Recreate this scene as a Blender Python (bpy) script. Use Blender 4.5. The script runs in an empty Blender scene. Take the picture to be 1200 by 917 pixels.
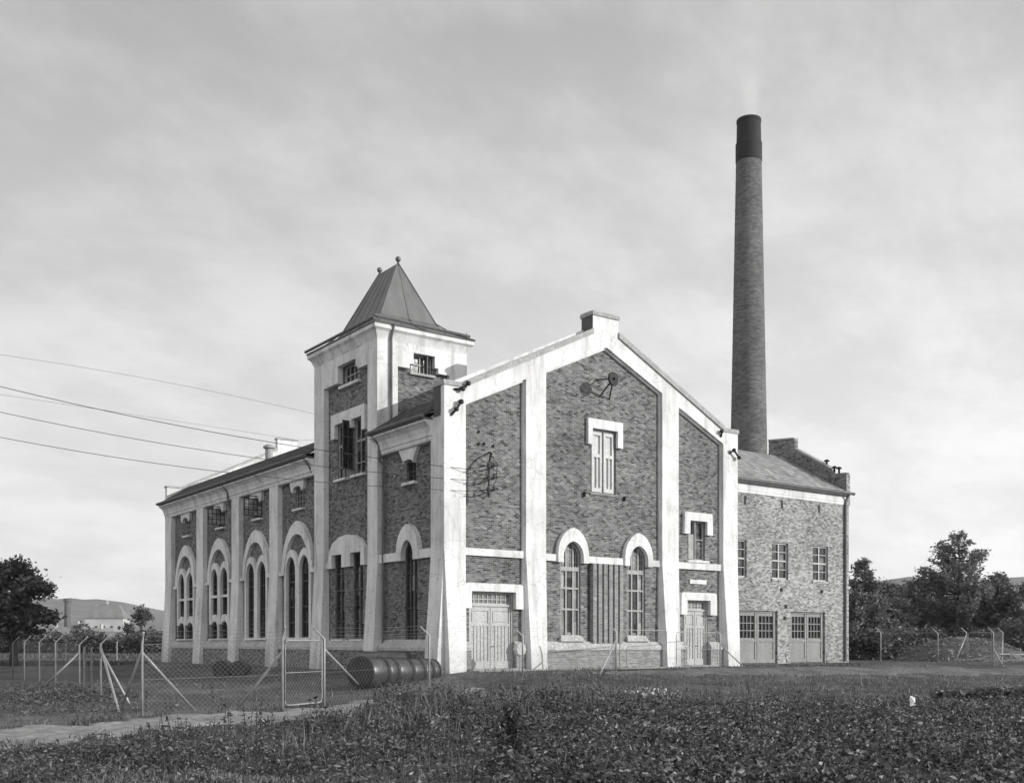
import bpy, bmesh, math, random
import numpy as np
from mathutils import Vector, Matrix
from mathutils.geometry import delaunay_2d_cdt
random.seed(7); rng = np.random.default_rng(11)
R = math.radians
scene = bpy.context.scene
col = scene.collection

# ------------------------------------------------------------------ camera data (station point of the photograph)
CAM = (-24.513, -38.681, 1.2)
AZ = R(53.96)
FW = (math.cos(AZ), math.sin(AZ)); RT = (math.sin(AZ), -math.cos(AZ))
FPX, HY = 1237.0, 753.0
def at(u, d, v=None, z=None):
    """ground plan point that lies d metres ahead of the station point in viewing direction u"""
    a = (u-600)/FPX
    x = CAM[0]+(FW[0]+RT[0]*a)*d; y = CAM[1]+(FW[1]+RT[1]*a)*d
    if v is not None: z = CAM[2]+(HY-v)/FPX*d
    return Vector((x, y, z if z is not None else 0.0))

# ------------------------------------------------------------------ materials
def new_mat(name):
    m = bpy.data.materials.new(name); m.use_nodes = True
    nt = m.node_tree; b = nt.nodes['Principled BSDF']
    return m, nt, b
def N(nt, t, **kw):
    n = nt.nodes.new(t)
    for k, v in kw.items():
        if k in n.inputs: n.inputs[k].default_value = v
        else: setattr(n, k, v)
    return n
def grey(v): return (v, v, v, 1)
def coords(nt, scale=(1,1,1), kind='Object'):
    tc = N(nt, 'ShaderNodeTexCoord'); mp = N(nt, 'ShaderNodeMapping'); mp.inputs['Scale'].default_value = scale
    nt.links.new(tc.outputs[kind], mp.inputs['Vector']); return mp.outputs['Vector']
def ramp(nt, src, stops):
    r = N(nt, 'ShaderNodeValToRGB'); e = r.color_ramp.elements
    e[0].position, e[0].color = stops[0][0], grey(stops[0][1])
    e[1].position, e[1].color = stops[-1][0], grey(stops[-1][1])
    for p, c in stops[1:-1]:
        k = e.new(p); k.color = grey(c)
    nt.links.new(src, r.inputs['Fac']); return r.outputs['Color']
def mul(nt, a, b, fac=1.0):
    m = N(nt, 'ShaderNodeMix', data_type='RGBA', blend_type='MULTIPLY'); m.inputs[0].default_value = fac
    nt.links.new(a, m.inputs[6]); nt.links.new(b, m.inputs[7]); return m.outputs[2]
def noise(nt, vec, scale, detail=5, rough=.6):
    n = N(nt, 'ShaderNodeTexNoise'); n.inputs['Scale'].default_value = scale; n.inputs['Detail'].default_value = detail; n.inputs['Roughness'].default_value = rough
    nt.links.new(vec, n.inputs['Vector']); return n.outputs['Fac']
def bump(nt, b, src, strength, dist=.02):
    n = N(nt, 'ShaderNodeBump'); n.inputs['Strength'].default_value = strength; n.inputs['Distance'].default_value = dist
    nt.links.new(src, n.inputs['Height']); nt.links.new(n.outputs['Normal'], b.inputs['Normal'])

def mottled(name, lo, hi, scale=2., rough=.85, stretch=(1,1,1), bumpy=.2, metallic=0., spec=.3, fine=None):
    m, nt, b = new_mat(name)
    v = coords(nt, stretch); f = noise(nt, v, scale, 7, .62)
    c = ramp(nt, f, [(.3, lo), (.7, hi)])
    if fine:
        f2 = noise(nt, coords(nt), fine, 3, .6); c = mul(nt, c, ramp(nt, f2, [(.35, .62), (.65, 1.)]))
    nt.links.new(c, b.inputs['Base Color'])
    b.inputs['Roughness'].default_value = rough; b.inputs['Metallic'].default_value = metallic
    b.inputs['Specular IOR Level'].default_value = spec
    if bumpy: bump(nt, b, noise(nt, coords(nt), scale*6, 4), bumpy)
    return m

def plaster_mat(name, base, dirt=.55):
    """lime plaster: broad mottling, rain streaks running down, small knocked-off spots"""
    m, nt, b = new_mat(name)
    o = coords(nt)
    c = ramp(nt, noise(nt, o, .9, 6, .65), [(.25, base*.80), (.6, base)])
    streak = noise(nt, coords(nt, (1.5, 1.5, .2)), 1.3, 6, .65)
    c = mul(nt, c, ramp(nt, streak, [(.33, dirt), (.5, .93), (.62, 1.)]), .7)
    spots = noise(nt, o, 9., 3, .55)
    c = mul(nt, c, ramp(nt, spots, [(.285, .4), (.35, 1.)]), .8)
    patches = noise(nt, coords(nt, (1, 1, .5)), .45, 3, .5)
    c = mul(nt, c, ramp(nt, patches, [(.3, .72), (.46, 1.)]), .7)
    cr = N(nt, 'ShaderNodeTexVoronoi', feature='DISTANCE_TO_EDGE'); cr.inputs['Scale'].default_value = .75
    wv = N(nt, 'ShaderNodeVectorMath', operation='MULTIPLY_ADD'); wv.inputs[1].default_value = (.5,.5,.5); n3 = N(nt, 'ShaderNodeTexNoise'); n3.inputs['Scale'].default_value = 3.; nt.links.new(o, n3.inputs['Vector'])
    nt.links.new(n3.outputs['Color'], wv.inputs[0]); nt.links.new(o, wv.inputs[2]); nt.links.new(wv.outputs[0], cr.inputs['Vector'])
    c = mul(nt, c, ramp(nt, cr.outputs['Distance'], [(.004, .55), (.013, 1.)]), .5)
    # damp splash zone near the ground
    sep = N(nt, 'ShaderNodeSeparateXYZ'); nt.links.new(o, sep.inputs[0])
    ad = N(nt, 'ShaderNodeMath', operation='MULTIPLY_ADD'); ad.inputs[1].default_value = 1.6
    nt.links.new(noise(nt, o, 1.7, 4), ad.inputs[0]); nt.links.new(sep.outputs[2], ad.inputs[2])
    mr = N(nt, 'ShaderNodeMapRange'); mr.inputs[1].default_value = .6; mr.inputs[2].default_value = 2.0; mr.inputs[3].default_value = .78; mr.inputs[4].default_value = 1
    nt.links.new(ad.outputs[0], mr.inputs[0])
    c = mul(nt, c, mr.outputs[0])
    nt.links.new(c, b.inputs['Base Color']); b.inputs['Roughness'].default_value = .9; b.inputs['Specular IOR Level'].default_value = .2
    bump(nt, b, noise(nt, o, 14., 5), .25, .02)
    return m

def brick_mat(name, c1, c2, mortar, bw=.26, rh=.082, ms=.011, vary=.55, bias=0., rough=.9, odd=1.):
    m, nt, b = new_mat(name)
    uv = coords(nt, (1,1,1), 'UV')
    br = N(nt, 'ShaderNodeTexBrick'); br.offset = .5
    br.inputs['Color1'].default_value = grey(c1); br.inputs['Color2'].default_value = grey(c2); br.inputs['Mortar'].default_value = grey(mortar)
    br.inputs['Scale'].default_value = 1.; br.inputs['Mortar Size'].default_value = ms; br.inputs['Mortar Smooth'].default_value = .3
    br.inputs['Bias'].default_value = bias; br.inputs['Brick Width'].default_value = bw; br.inputs['Row Height'].default_value = rh
    nt.links.new(uv, br.inputs['Vector'])
    # hand-made bricks: courses that differ in burn, soot in broad patches, single pale or black bricks
    st = N(nt, 'ShaderNodeMapping'); st.inputs['Scale'].default_value = (2.2, 6.5, 1); nt.links.new(uv, st.inputs['Vector'])
    c = mul(nt, br.outputs['Color'], ramp(nt, noise(nt, st.outputs[0], 1., 4, .7), [(.32, 1-vary), (.62, 1.25)]))
    c = mul(nt, c, ramp(nt, noise(nt, uv, .33, 6, .66), [(.3, .72), (.5, .97), (.7, 1.15)]))
    c = mul(nt, c, ramp(nt, noise(nt, uv, 1.1, 4, .6), [(.58, 1.), (.76, 1.3)]))
    bk = N(nt, 'ShaderNodeTexBrick'); bk.offset = .5; bk.inputs['Color1'].default_value = grey(0); bk.inputs['Color2'].default_value = grey(1); bk.inputs['Mortar'].default_value = grey(.5)
    bk.inputs['Scale'].default_value = 1.; bk.inputs['Mortar Size'].default_value = 0.; bk.inputs['Brick Width'].default_value = bw; bk.inputs['Row Height'].default_value = rh; bk.inputs['Bias'].default_value = 0.
    sh_ = N(nt, 'ShaderNodeVectorMath', operation='ADD'); sh_.inputs[1].default_value = (bw*40, rh*64, 0); nt.links.new(uv, sh_.inputs[0]); nt.links.new(sh_.outputs[0], bk.inputs['Vector'])
    c = mul(nt, c, ramp(nt, bk.outputs['Color'], [(.0, .38), (.1, .5), (.16, 1.), (.9, 1.), (1., 1.35)]), odd)
    wn = noise(nt, st.outputs[0], 2.7, 2, .5)
    c2n = N(nt, 'ShaderNodeMix', data_type='RGBA'); nt.links.new(ramp(nt, wn, [(.68, 0.), (.72, .8)]), c2n.inputs[0])
    nt.links.new(c, c2n.inputs[6]); c2n.inputs[7].default_value = grey(min(.6, mortar*1.15))
    nt.links.new(c2n.outputs[2], b.inputs['Base Color']); b.inputs['Roughness'].default_value = rough; b.inputs['Specular IOR Level'].default_value = .2
    bump(nt, b, br.outputs['Fac'], -.5, .012)
    return m

def glass_mat(name, base, rough=.08, wav=.25, cell=(.38,.72,1.), spread=4.):
    m, nt, b = new_mat(name)
    uv = coords(nt, (1,1,1), 'UV'); sn = N(nt, 'ShaderNodeVectorMath', operation='SNAP'); sn.inputs[1].default_value = cell; nt.links.new(uv, sn.inputs[0])
    wn = N(nt, 'ShaderNodeTexWhiteNoise', noise_dimensions='3D'); nt.links.new(sn.outputs[0], wn.inputs['Vector'])
    c = ramp(nt, wn.outputs['Value'], [(0., base*.5), (.6, base), (.8, base*1.5), (1., min(.6, base*spread))])
    c = mul(nt, c, ramp(nt, noise(nt, coords(nt), 1.9, 5, .65), [(.3, .45), (.7, 1.4)]))
    nt.links.new(c, b.inputs['Base Color'])
    nt.links.new(ramp(nt, noise(nt, coords(nt), 4., 4, .6), [(.35, rough), (.7, rough+.25)]), b.inputs['Roughness']); b.inputs['Specular IOR Level'].default_value = .6
    # each pane sits a little askew in its putty
    ad = N(nt, 'ShaderNodeVectorMath', operation='MULTIPLY_ADD'); ad.inputs[1].default_value = (.09,.09,.09); nt.links.new(wn.outputs['Color'], ad.inputs[0])
    g2 = N(nt, 'ShaderNodeNewGeometry'); of = N(nt, 'ShaderNodeVectorMath', operation='SUBTRACT'); of.inputs[1].default_value = (.045,.045,.045); nt.links.new(g2.outputs['Normal'], of.inputs[0]); nt.links.new(of.outputs[0], ad.inputs[2])
    n = N(nt, 'ShaderNodeBump'); n.inputs['Strength'].default_value = wav; n.inputs['Distance'].default_value = .03; nt.links.new(noise(nt, coords(nt), 3.5, 2), n.inputs['Height']); nt.links.new(ad.outputs[0], n.inputs['Normal'])
    nt.links.new(n.outputs['Normal'], b.inputs['Normal'])
    return m

M = {}
M['plaster'] = plaster_mat('lime_plaster', .85)
M['plaster_side'] = M['plaster']
M['concrete'] = mottled('coping_concrete', .38, .58, 1.6, .9, bumpy=.3, fine=11.)
M['plinth'] = mottled('plinth_render', .42, .64, 1.3, .9, bumpy=.3, fine=9.)
M['apron'] = mottled('apron_concrete', .30, .45, 1.5, .9, bumpy=.3, fine=13.)
M['brick'] = brick_mat('dark_red_brick', .07, .215, .25, bw=.21, rh=.085, ms=.013, vary=.2, bias=-.05)
M['brick_low'] = brick_mat('plinth_brick', .18, .28, .32, vary=.2, odd=.25)
M['brick_annex'] = brick_mat('mixed_stock_brick', .10, .41, .36, bw=.22, rh=.088, ms=.014, vary=.22, bias=.05, odd=.7)
M['brick_stack'] = brick_mat('chimney_brick', .085, .15, .16, bw=.3, rh=.11, vary=.15, odd=.35)
M['brick_soot'] = mottled('sooted_chimney_head', .025, .05, 1.2, .8, (1,1,.3))
M['tile'] = brick_mat('roof_tile', .05, .10, .02, bw=.25, rh=.22, ms=.02, vary=.5)
M['slate'] = brick_mat('slate_roof', .25, .38, .12, bw=.42, rh=.24, ms=.022, vary=.3, odd=.3, rough=.75)
M['zinc'] = mottled('zinc_sheet', .13, .20, 1.1, .5, (1,1,.35), .08, .35, .4)
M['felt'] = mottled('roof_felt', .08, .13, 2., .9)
M['iron'] = mottled('black_iron', .012, .03, 8., .6, metallic=.3)
M['gutter'] = mottled('gutter_paint', .10, .18, 4., .55)
M['pipe'] = mottled('downpipe_paint', .10, .2, 3., .6, (1,1,.4))
M['frame_white'] = mottled('window_paint_white', .5, .68, 3., .6, fine=15.)
M['frame_grey'] = mottled('window_paint_grey', .34, .5, 3., .6, fine=15.)
M['frame_dark'] = mottled('window_paint_dark', .05, .09, 4., .5)
M['shutter'] = mottled('shutter_paint', .62, .76, 2.5, .6, (1,1,.3), .1, fine=16.)
M['glass_milk'] = glass_mat('obscured_glass', .42, .4, cell=(.27,.333,1.), spread=1.3)
M['door'] = mottled('door_paint', .46, .62, 1.6, .65, (1,1,.25), .1, fine=14.)
M['door_annex'] = mottled('door_paint_dull', .27, .37, 1.6, .7, (1,1,.25), .1, fine=14.)
M['glass'] = glass_mat('old_window_glass', .022, spread=7.)
M['glass_dark'] = glass_mat('dull_dark_glass', .012, .3); M['glass_dark'].node_tree.nodes['Principled BSDF'].inputs['Specular IOR Level'].default_value = .22
M['glass_pale'] = glass_mat('whitewashed_glass', .12, .3, cell=(.4,.55,1.), spread=2.6)
M['drum'] = mottled('painted_steel_drum', .10, .19, 1.8, .34, (1,1,1), .03, .75, .5)
M['drum_end'] = mottled('drum_end_plate', .03, .06, 2.5, .5, metallic=.2)
M['galv'] = mottled('galvanised_pipe', .30, .46, 4., .45, bumpy=.05, metallic=.2)
M['wire'] = mottled('fence_wire', .22, .34, 6., .5, bumpy=0, metallic=.3)
M['cable'] = mottled('power_cable', .02, .04, 6., .6, bumpy=0)
M['rust'] = mottled('rusty_bar', .05, .1, 6., .8)
M['bark'] = mottled('bark', .035, .08, 5., .9, (1,1,.2), .6)
M['timber'] = mottled('weathered_timber', .28, .45, 2.5, .85, (1,1,1), .3)
M['pole'] = mottled('tarred_pole', .06, .11, 3., .85, (1,1,.2))
M['house_wall'] = mottled('far_house_wall', .42, .58, .2, .9, bumpy=0)
M['house_roof'] = mottled('far_house_roof', .16, .26, .3, .8, bumpy=0)
M['house_dark'] = mottled('far_house_opening', .03, .05, .3, .6, bumpy=0)
M['paper'] = mottled('paper', .75, .85, 3., .8)
M['petal'] = mottled('petals', .4, .6, 9., .7, bumpy=0)
M['porcelain'] = mottled('insulator_porcelain', .04, .09, 9., .3)

def leaf_mat(name, lo, hi, scale=1.2, trans=.25):
    m, nt, b = new_mat(name)
    o = coords(nt)
    c = ramp(nt, noise(nt, o, scale, 3, .7), [(.3, lo), (.7, hi)])
    at_ = N(nt, 'ShaderNodeAttribute'); at_.attribute_name = 'tone'
    c = mul(nt, c, at_.outputs['Color'])
    nt.links.new(c, b.inputs['Base Color']); b.inputs['Roughness'].default_value = .48; b.inputs['Specular IOR Level'].default_value = .45
    tr = N(nt, 'ShaderNodeBsdfTranslucent'); nt.links.new(c, tr.inputs['Color'])
    mx = N(nt, 'ShaderNodeMixShader'); mx.inputs[0].default_value = trans
    out = nt.nodes['Material Output']
    nt.links.new(b.outputs[0], mx.inputs[1]); nt.links.new(tr.outputs[0], mx.inputs[2]); nt.links.new(mx.outputs[0], out.inputs['Surface'])
    return m
M['leaf'] = leaf_mat('broad_leaves', .08, .17)
M['needle'] = leaf_mat('pine_needles', .14, .25)
M['bush'] = leaf_mat('bush_leaves', .07, .14)
M['crop'] = leaf_mat('crop_leaves', .065, .165, 2.)
M['weed'] = leaf_mat('weed_leaves', .08, .17, 1.)
M['straw'] = leaf_mat('dry_grass', .16, .32, .7)
M['blade'] = leaf_mat('grass_blades', .09, .18, .7)

def ground_mat():
    m, nt, b = new_mat('rough_grass_ground')
    o = coords(nt)
    c = ramp(nt, noise(nt, o, .22, 9, .72), [(.32, .08), (.5, .14), (.66, .24)])
    c = mul(nt, c, ramp(nt, noise(nt, o, 2.6, 6, .7), [(.3, .55), (.7, 1.2)]))
    c = mul(nt, c, ramp(nt, noise(nt, o, 14., 3, .7), [(.3, .6), (.7, 1.15)]))
    nt.links.new(c, b.inputs['Base Color']); b.inputs['Roughness'].default_value = .95; b.inputs['Specular IOR Level'].default_value = .1
    bump(nt, b, noise(nt, o, 6., 6, .7), .7, .08)
    return m
M['ground'] = ground_mat()
M['path'] = mottled('trodden_dirt', .24, .46, .9, .95, bumpy=.7, fine=6., spec=.1)
M['yard'] = mottled('trodden_yard', .13, .27, .5, .95, bumpy=.5, fine=5., spec=.1)
M['mound'] = mottled('mound_soil', .10, .2, 1.1, .95, bumpy=.8, fine=5.)
M['hill'] = mottled('wooded_hill', .12, .22, .006, .95, bumpy=0, fine=.03)

# ------------------------------------------------------------------ mesh helpers
def pip(poly, x, y):
    c = False
    for i in range(len(poly)):
        (xa, ya), (xb, yb) = poly[i-1], poly[i]
        if (ya > y) != (yb > y) and x < (xb-xa)*(y-ya)/(yb-ya)+xa: c = not c
    return c
class MB:
    def __init__(s): s.v = []; s.f = []; s.tone = None
    def add(s, vs, fs):
        k = len(s.v); s.v += [tuple(p) for p in vs]; s.f += [tuple(i+k for i in f) for f in fs]; return s
    def box(s, x0, x1, y0, y1, z0, z1):
        return s.add([(x0,y0,z0),(x1,y0,z0),(x1,y1,z0),(x0,y1,z0),(x0,y0,z1),(x1,y0,z1),(x1,y1,z1),(x0,y1,z1)],
                     [(0,3,2,1),(4,5,6,7),(0,1,5,4),(1,2,6,5),(2,3,7,6),(3,0,4,7)])
    def fbox(s, fr, u0, u1, v0, v1, w0, w1):
        P = [fr(u, v, w) for w in (w0, w1) for (u, v) in ((u0,v0),(u1,v0),(u1,v1),(u0,v1))]
        return s.add(P, [(0,1,2,3),(7,6,5,4),(0,4,5,1),(1,5,6,2),(2,6,7,3),(3,7,4,0)])
    def slab(s, fr, outer, w0, w1, holes=()):
        """plate cut from an outline with openings, from depth w0 to w1 of the frame"""
        pts = []; edges = []
        for loop in [outer]+list(holes):
            k = len(pts); n = len(loop); pts += [Vector(p) for p in loop]
            edges += [(k+i, k+(i+1) % n) for i in range(n)]
        V, E2, F2, *_ = delaunay_2d_cdt(pts, edges, [], 0, 1e-5)
        def keep(f):
            x = sum(V[i].x for i in f)/len(f); y = sum(V[i].y for i in f)/len(f)
            return pip(outer, x, y) and not any(pip(h, x, y) for h in holes)
        F2 = [f for f in F2 if keep(f)]
        k = len(V)
        vs = [fr(p.x, p.y, w0) for p in V]+[fr(p.x, p.y, w1) for p in V]
        fs = [tuple(f) for f in F2]+[tuple(reversed([i+k for i in f])) for f in F2]
        cnt = {}
        for f in F2:
            for i in range(len(f)):
                a, b = f[i], f[(i+1) % len(f)]
                cnt.setdefault((min(a,b), max(a,b)), []).append((a,b))
        for e, l in cnt.items():
            if len(l) == 1:
                a, b = l[0]; fs.append((a, a+k, b+k, b))
        return s.add(vs, fs)
    def tube(s, pts, r, n=6, cap=True):
        pts = [Vector(p) for p in pts]; rr = r if isinstance(r, (list, tuple)) else [r]*len(pts)
        vs = []; fs = []
        for i, p in enumerate(pts):
            d = (pts[min(i+1, len(pts)-1)]-pts[max(i-1, 0)]).normalized()
            a = Vector((0,0,1)) if abs(d.z) < .9 else Vector((1,0,0))
            e1 = d.cross(a).normalized(); e2 = d.cross(e1)
            for j in range(n):
                t = 2*math.pi*j/n; vs.append(p+(e1*math.cos(t)+e2*math.sin(t))*rr[i])
        for i in range(len(pts)-1):
            for j in range(n):
                fs.append((i*n+j, i*n+(j+1) % n, (i+1)*n+(j+1) % n, (i+1)*n+j))
        if cap: fs += [tuple(range(n-1, -1, -1)), tuple((len(pts)-1)*n+j for j in range(n))]
        return s.add(vs, fs)
    def lathe(s, prof, n=24, c=(0,0,0)):
        vs = []; fs = []
        for r, z in prof:
            for j in range(n):
                t = 2*math.pi*j/n; vs.append((c[0]+r*math.cos(t), c[1]+r*math.sin(t), c[2]+z))
        for i in range(len(prof)-1):
            for j in range(n): fs.append((i*n+j, i*n+(j+1) % n, (i+1)*n+(j+1) % n, (i+1)*n+j))
        fs += [tuple(range(n-1,-1,-1)), tuple((len(prof)-1)*n+j for j in range(n))]
        return s.add(vs, fs)
    def loft(s, sections):
        n = len(sections[0]); vs = [p for sec in sections for p in sec]; fs = []
        for i in range(len(sections)-1):
            for j in range(n): fs.append((i*n+j, i*n+(j+1) % n, (i+1)*n+(j+1) % n, (i+1)*n+j))
        fs += [tuple(range(n-1,-1,-1)), tuple((len(sections)-1)*n+j for j in range(n))]
        return s.add(vs, fs)
    def build(s, name, mat, parent=None, smooth=False, recalc=True, origin=(0,0,0), tone=None):
        me = bpy.data.meshes.new(name)
        o = Vector(origin)
        vv = s.v if not o.length else [(p[0]-o.x, p[1]-o.y, p[2]-o.z) for p in s.v]
        me.from_pydata(vv, [], s.f)
        if recalc:
            bm = bmesh.new(); bm.from_mesh(me); bmesh.ops.recalc_face_normals(bm, faces=bm.faces); bm.to_mesh(me); bm.free()
        me.update()
        uv = me.uv_layers.new(name='UVMap')
        nl = len(me.loops); ln = np.empty(nl, np.int32); me.loops.foreach_get('vertex_index', ln)
        co = np.empty(len(me.vertices)*3); me.vertices.foreach_get('co', co); co = co.reshape(-1,3)+np.array(o)
        npol = len(me.polygons); nor = np.empty(npol*3); me.polygons.foreach_get('normal', nor); nor = np.abs(nor.reshape(-1,3))
        tot = np.empty(npol, np.int32); me.polygons.foreach_get('loop_total', tot)
        ln_n = np.repeat(nor, tot, axis=0); c = co[ln]
        U = np.where((ln_n[:,0] > ln_n[:,1]), c[:,1], c[:,0]); Vv = np.where(ln_n[:,2] > .92, c[:,1], c[:,2])
        U = np.where(ln_n[:,2] > .92, c[:,0], U)
        uv.data.foreach_set('uv', np.stack([U, Vv], 1).ravel().astype(np.float32))
        if tone is not None:
            a = me.attributes.new('tone', 'FLOAT_COLOR', 'FACE'); a.data.foreach_set('color', np.repeat(np.asarray(tone)[:,None], 4, 1).ravel().astype(np.float32))
        if mat is not None: me.materials.append(mat)
        if smooth: me.polygons.foreach_set('use_smooth', [True]*npol)
        ob = bpy.data.objects.new(name, me); col.objects.link(ob)
        if parent is not None: ob.parent = parent; ob.location = o-(WPOS.get(parent.name, Vector((0,0,0))))
        else: ob.location = o
        WPOS[ob.name] = Vector(o)
        return ob
WPOS = {}
def thing(name, label, cat, loc=(0,0,0), group=None):
    o = bpy.data.objects.new(name, None); col.objects.link(o); o.location = loc; o.empty_display_size = .3
    WPOS[o.name] = Vector(loc); return tag(o, label, cat, group)
def tag(o, label, cat, group=None):
    o['label'] = label; o['category'] = cat
    if group: o['group'] = group
    return o
def kind(o, k, label=None):
    o['kind'] = k
    if label: o['label'] = label
    return o

def frame(o, u, v, w):
    o, u, v, w = map(Vector, (o, u, v, w))
    return lambda a, b, c: o+u*a+v*b+w*c
FRONT = frame((0,0,0), (1,0,0), (0,0,1), (0,1,0))
LEFT = frame((0,0,0), (0,1,0), (0,0,1), (1,0,0))
TOWF = frame((0,5.98,0), (1,0,0), (0,0,1), (0,1,0))
ANX = frame((0,3,0), (1,0,0), (0,0,1), (0,1,0))

def rect(u0, u1, v0, v1): return [(u0,v0),(u1,v0),(u1,v1),(u0,v1)]
def arch_pts(c, hw, spring, top, n=14, point=.12):
    """arch head from right springing over to left, slightly pointed"""
    out = []
    for i in range(n+1):
        t = math.pi*i/n
        h = math.sin(t); k = (1-abs(math.cos(t)))
        out.append((c+hw*math.cos(t), spring+(top-spring)*((1-point)*h+point*k)))
    return out
def arch(c, hw, base, spring, top, n=14, point=.12):
    return [(c-hw, base), (c+hw, base)]+arch_pts(c, hw, spring, top, n, point)
def inset(poly, d):
    n = len(poly); out = []
    for i in range(n):
        p0, p1, p2 = Vector(poly[i-1]), Vector(poly[i]), Vector(poly[(i+1) % n])
        a = (p1-p0).normalized(); b = (p2-p1).normalized()
        na = Vector((-a.y, a.x)); nb = Vector((-b.y, b.x)); m = na+nb
        m = m/max(.35, m.dot(na)) if m.length > 1e-6 else na
        q = p1+m*d; out.append((q.x, q.y))
    return out
def vspan(poly, u):
    ys = []
    for i in range(len(poly)):
        a, b = poly[i], poly[(i+1) % len(poly)]
        if (a[0]-u)*(b[0]-u) < 0: ys.append(a[1]+(b[1]-a[1])*(u-a[0])/(b[0]-a[0]))
    return (min(ys), max(ys)) if len(ys) > 1 else None
def hspan(poly, v):
    return vspan([(b, a) for a, b in poly], v)

def window(parent, fr, poly, wg, us=(), vs=(), fw=.07, bw=.035, mf='frame_grey', mg='glass', thick_v=(), thick_u=()):
    """frame with glazing bars as the window, its glass as a child; the opening itself is cut in the wall"""
    m = MB(); inn = inset(poly, fw)
    m.slab(fr, inset(poly, .004), wg-.05, wg+.03, [inn])
    for u in list(us)+list(thick_u):
        s = vspan(inn, u+.0013); h = (bw if u in us else bw*2.4)/2
        if s: m.fbox(fr, u-h, u+h, s[0]-.01, s[1]+.01, wg-.035, wg+.018)
    for v in list(vs)+list(thick_v):
        s = hspan(inn, v+.0017); h = (bw if v in vs else bw*2.4)/2
        if s: m.fbox(fr, s[0]-.01, s[1]+.01, v-h, v+h, wg-.042, wg+.012)
    w = m.build('window', M[mf], parent)
    p = MB().slab(fr, inset(poly, .01), wg+.032, wg+.05).build('pane', M[mg], w)
    return w

# ------------------------------------------------------------------ ground
def sst(a, b, x):
    t = np.clip((x-a)/(b-a), 0, 1); return t*t*(3-2*t)
def gz(x, y, bumps=True):
    x = np.asarray(x, float); y = np.asarray(y, float)
    dx = np.maximum(0-x, 0); dy = np.maximum(np.maximum(0-y, y-37.5), 0); D = np.hypot(dx, dy)
    wl = 1-sst(-1.5, 1.5, x)
    z0 = -.24*wl-.03*(1-wl)
    rise = 1-sst(24, 46, x)*.25
    z = z0-(.64+z0)*(sst(.6, 7, D)*wl+sst(1.2, 13, D)*(1-wl))*rise
    if bumps:
        k = sst(.8, 5, D)
        z = z+k*(.035*np.sin(x*1.3+.7*np.sin(y*.9))*np.sin(y*1.1+1.)+.025*np.sin(x*2.9+y*1.7)+.012*np.sin(x*6.1-y*5.3))
        dc = np.hypot(x-CAM[0], y-CAM[1]); z = z-.25*sst(150, 900, dc)
    return z
def gzf(x, y): return float(gz(x, y))

rad = np.concatenate([np.linspace(1., 60, 150), np.geomspace(61, 3400, 60)]); na = 300
ang = np.linspace(0, 2*np.pi, na, endpoint=False)
X = CAM[0]+rad[:,None]*np.cos(ang); Y = CAM[1]+rad[:,None]*np.sin(ang); Z = gz(X, Y)
vs = list(zip(X.ravel(), Y.ravel(), Z.ravel())); vs.append((CAM[0], CAM[1], gzf(CAM[0], CAM[1]))); nr = len(rad)
fs = [(i*na+j, i*na+(j+1) % na, (i+1)*na+(j+1) % na, (i+1)*na+j) for i in range(nr-1) for j in range(na)]
fs += [(nr*na, (j+1) % na, j) for j in range(na)]
g = MB(); g.v = vs; g.f = fs
kind(g.build('ground', M['ground'], smooth=True, recalc=False), 'structure')

def strip(name, line, widths, mat, lift, seed=0, nseg=90, nw=8):
    line = [Vector(p) for p in line]; m = MB(); rr = random.Random(seed)
    ts = [0]
    for a, b in zip(line, line[1:]): ts.append(ts[-1]+(b-a).length)
    def samp(t):
        for i in range(len(line)-1):
            if t <= ts[i+1] or i == len(line)-2:
                f = (t-ts[i])/(ts[i+1]-ts[i]); return line[i].lerp(line[i+1], f), widths[i]*(1-f)+widths[i+1]*f
    vs = []
    P = [samp(ts[-1]*i/nseg) for i in range(nseg+1)]
    for _ in range(4): P = [P[0]]+[((P[i-1][0]+P[i][0]*2+P[i+1][0])/4, (P[i-1][1]+P[i][1]*2+P[i+1][1])/4) for i in range(1, nseg)]+[P[-1]]
    for i, (p, w) in enumerate(P):
        d = (P[min(i+1, nseg)][0]-P[max(i-1, 0)][0]).normalized(); n = Vector((-d.y, d.x))
        jl = 1+.22*math.sin(i*.31+seed)+.12*math.sin(i*.9)+rr.uniform(-.08,.08); jr = 1+.2*math.sin(i*.27+2*seed)+.12*math.sin(i*1.1+1)+rr.uniform(-.08,.08)
        for k in range(nw+1):
            s = (k/nw-.5)*w*(jl if k < nw/2 else jr); q = p+n*s
            edge = -.05 if k in (0, nw) else lift
            vs.append((q.x, q.y, gzf(q.x, q.y)+edge))
    fs = [(i*(nw+1)+k, i*(nw+1)+k+1, (i+1)*(nw+1)+k+1, (i+1)*(nw+1)+k) for i in range(nseg) for k in range(nw)]
    m.add(vs, fs); return m.build(name, mat, smooth=True)
path_line = [tuple(at(u, d)[:2]) for u, d in ((-300,16.9),(-120,18.2),(0,19.9),(125,22.7),(240,25.2),(375,26.9),(415,29.2),(450,32.5),(500,36.5),(560,41))]
PW = (3.6,3.5,3.4,3.3,3.5,3.9,3.2,2.2,1.4,.5)
kind(strip('path', path_line, list(PW), M['path'], .04, 3, 140, 16), 'structure')
yard_line = [tuple(at(u, d)[:2]) for u, d in ((690,45.5),(800,48),(880,50.5),(1000,54),(1130,57),(1300,60))]
kind(strip('yard', yard_line, [.6,2.4,4.2,4.6,4.2,3.6], M['yard'], .035, 9, 120, 16), 'structure')
a = MB().box(1.0, 13.6, -1.25, -.003, -.25, .0)
kind(a.build('apron', M['apron']), 'structure')

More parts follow.
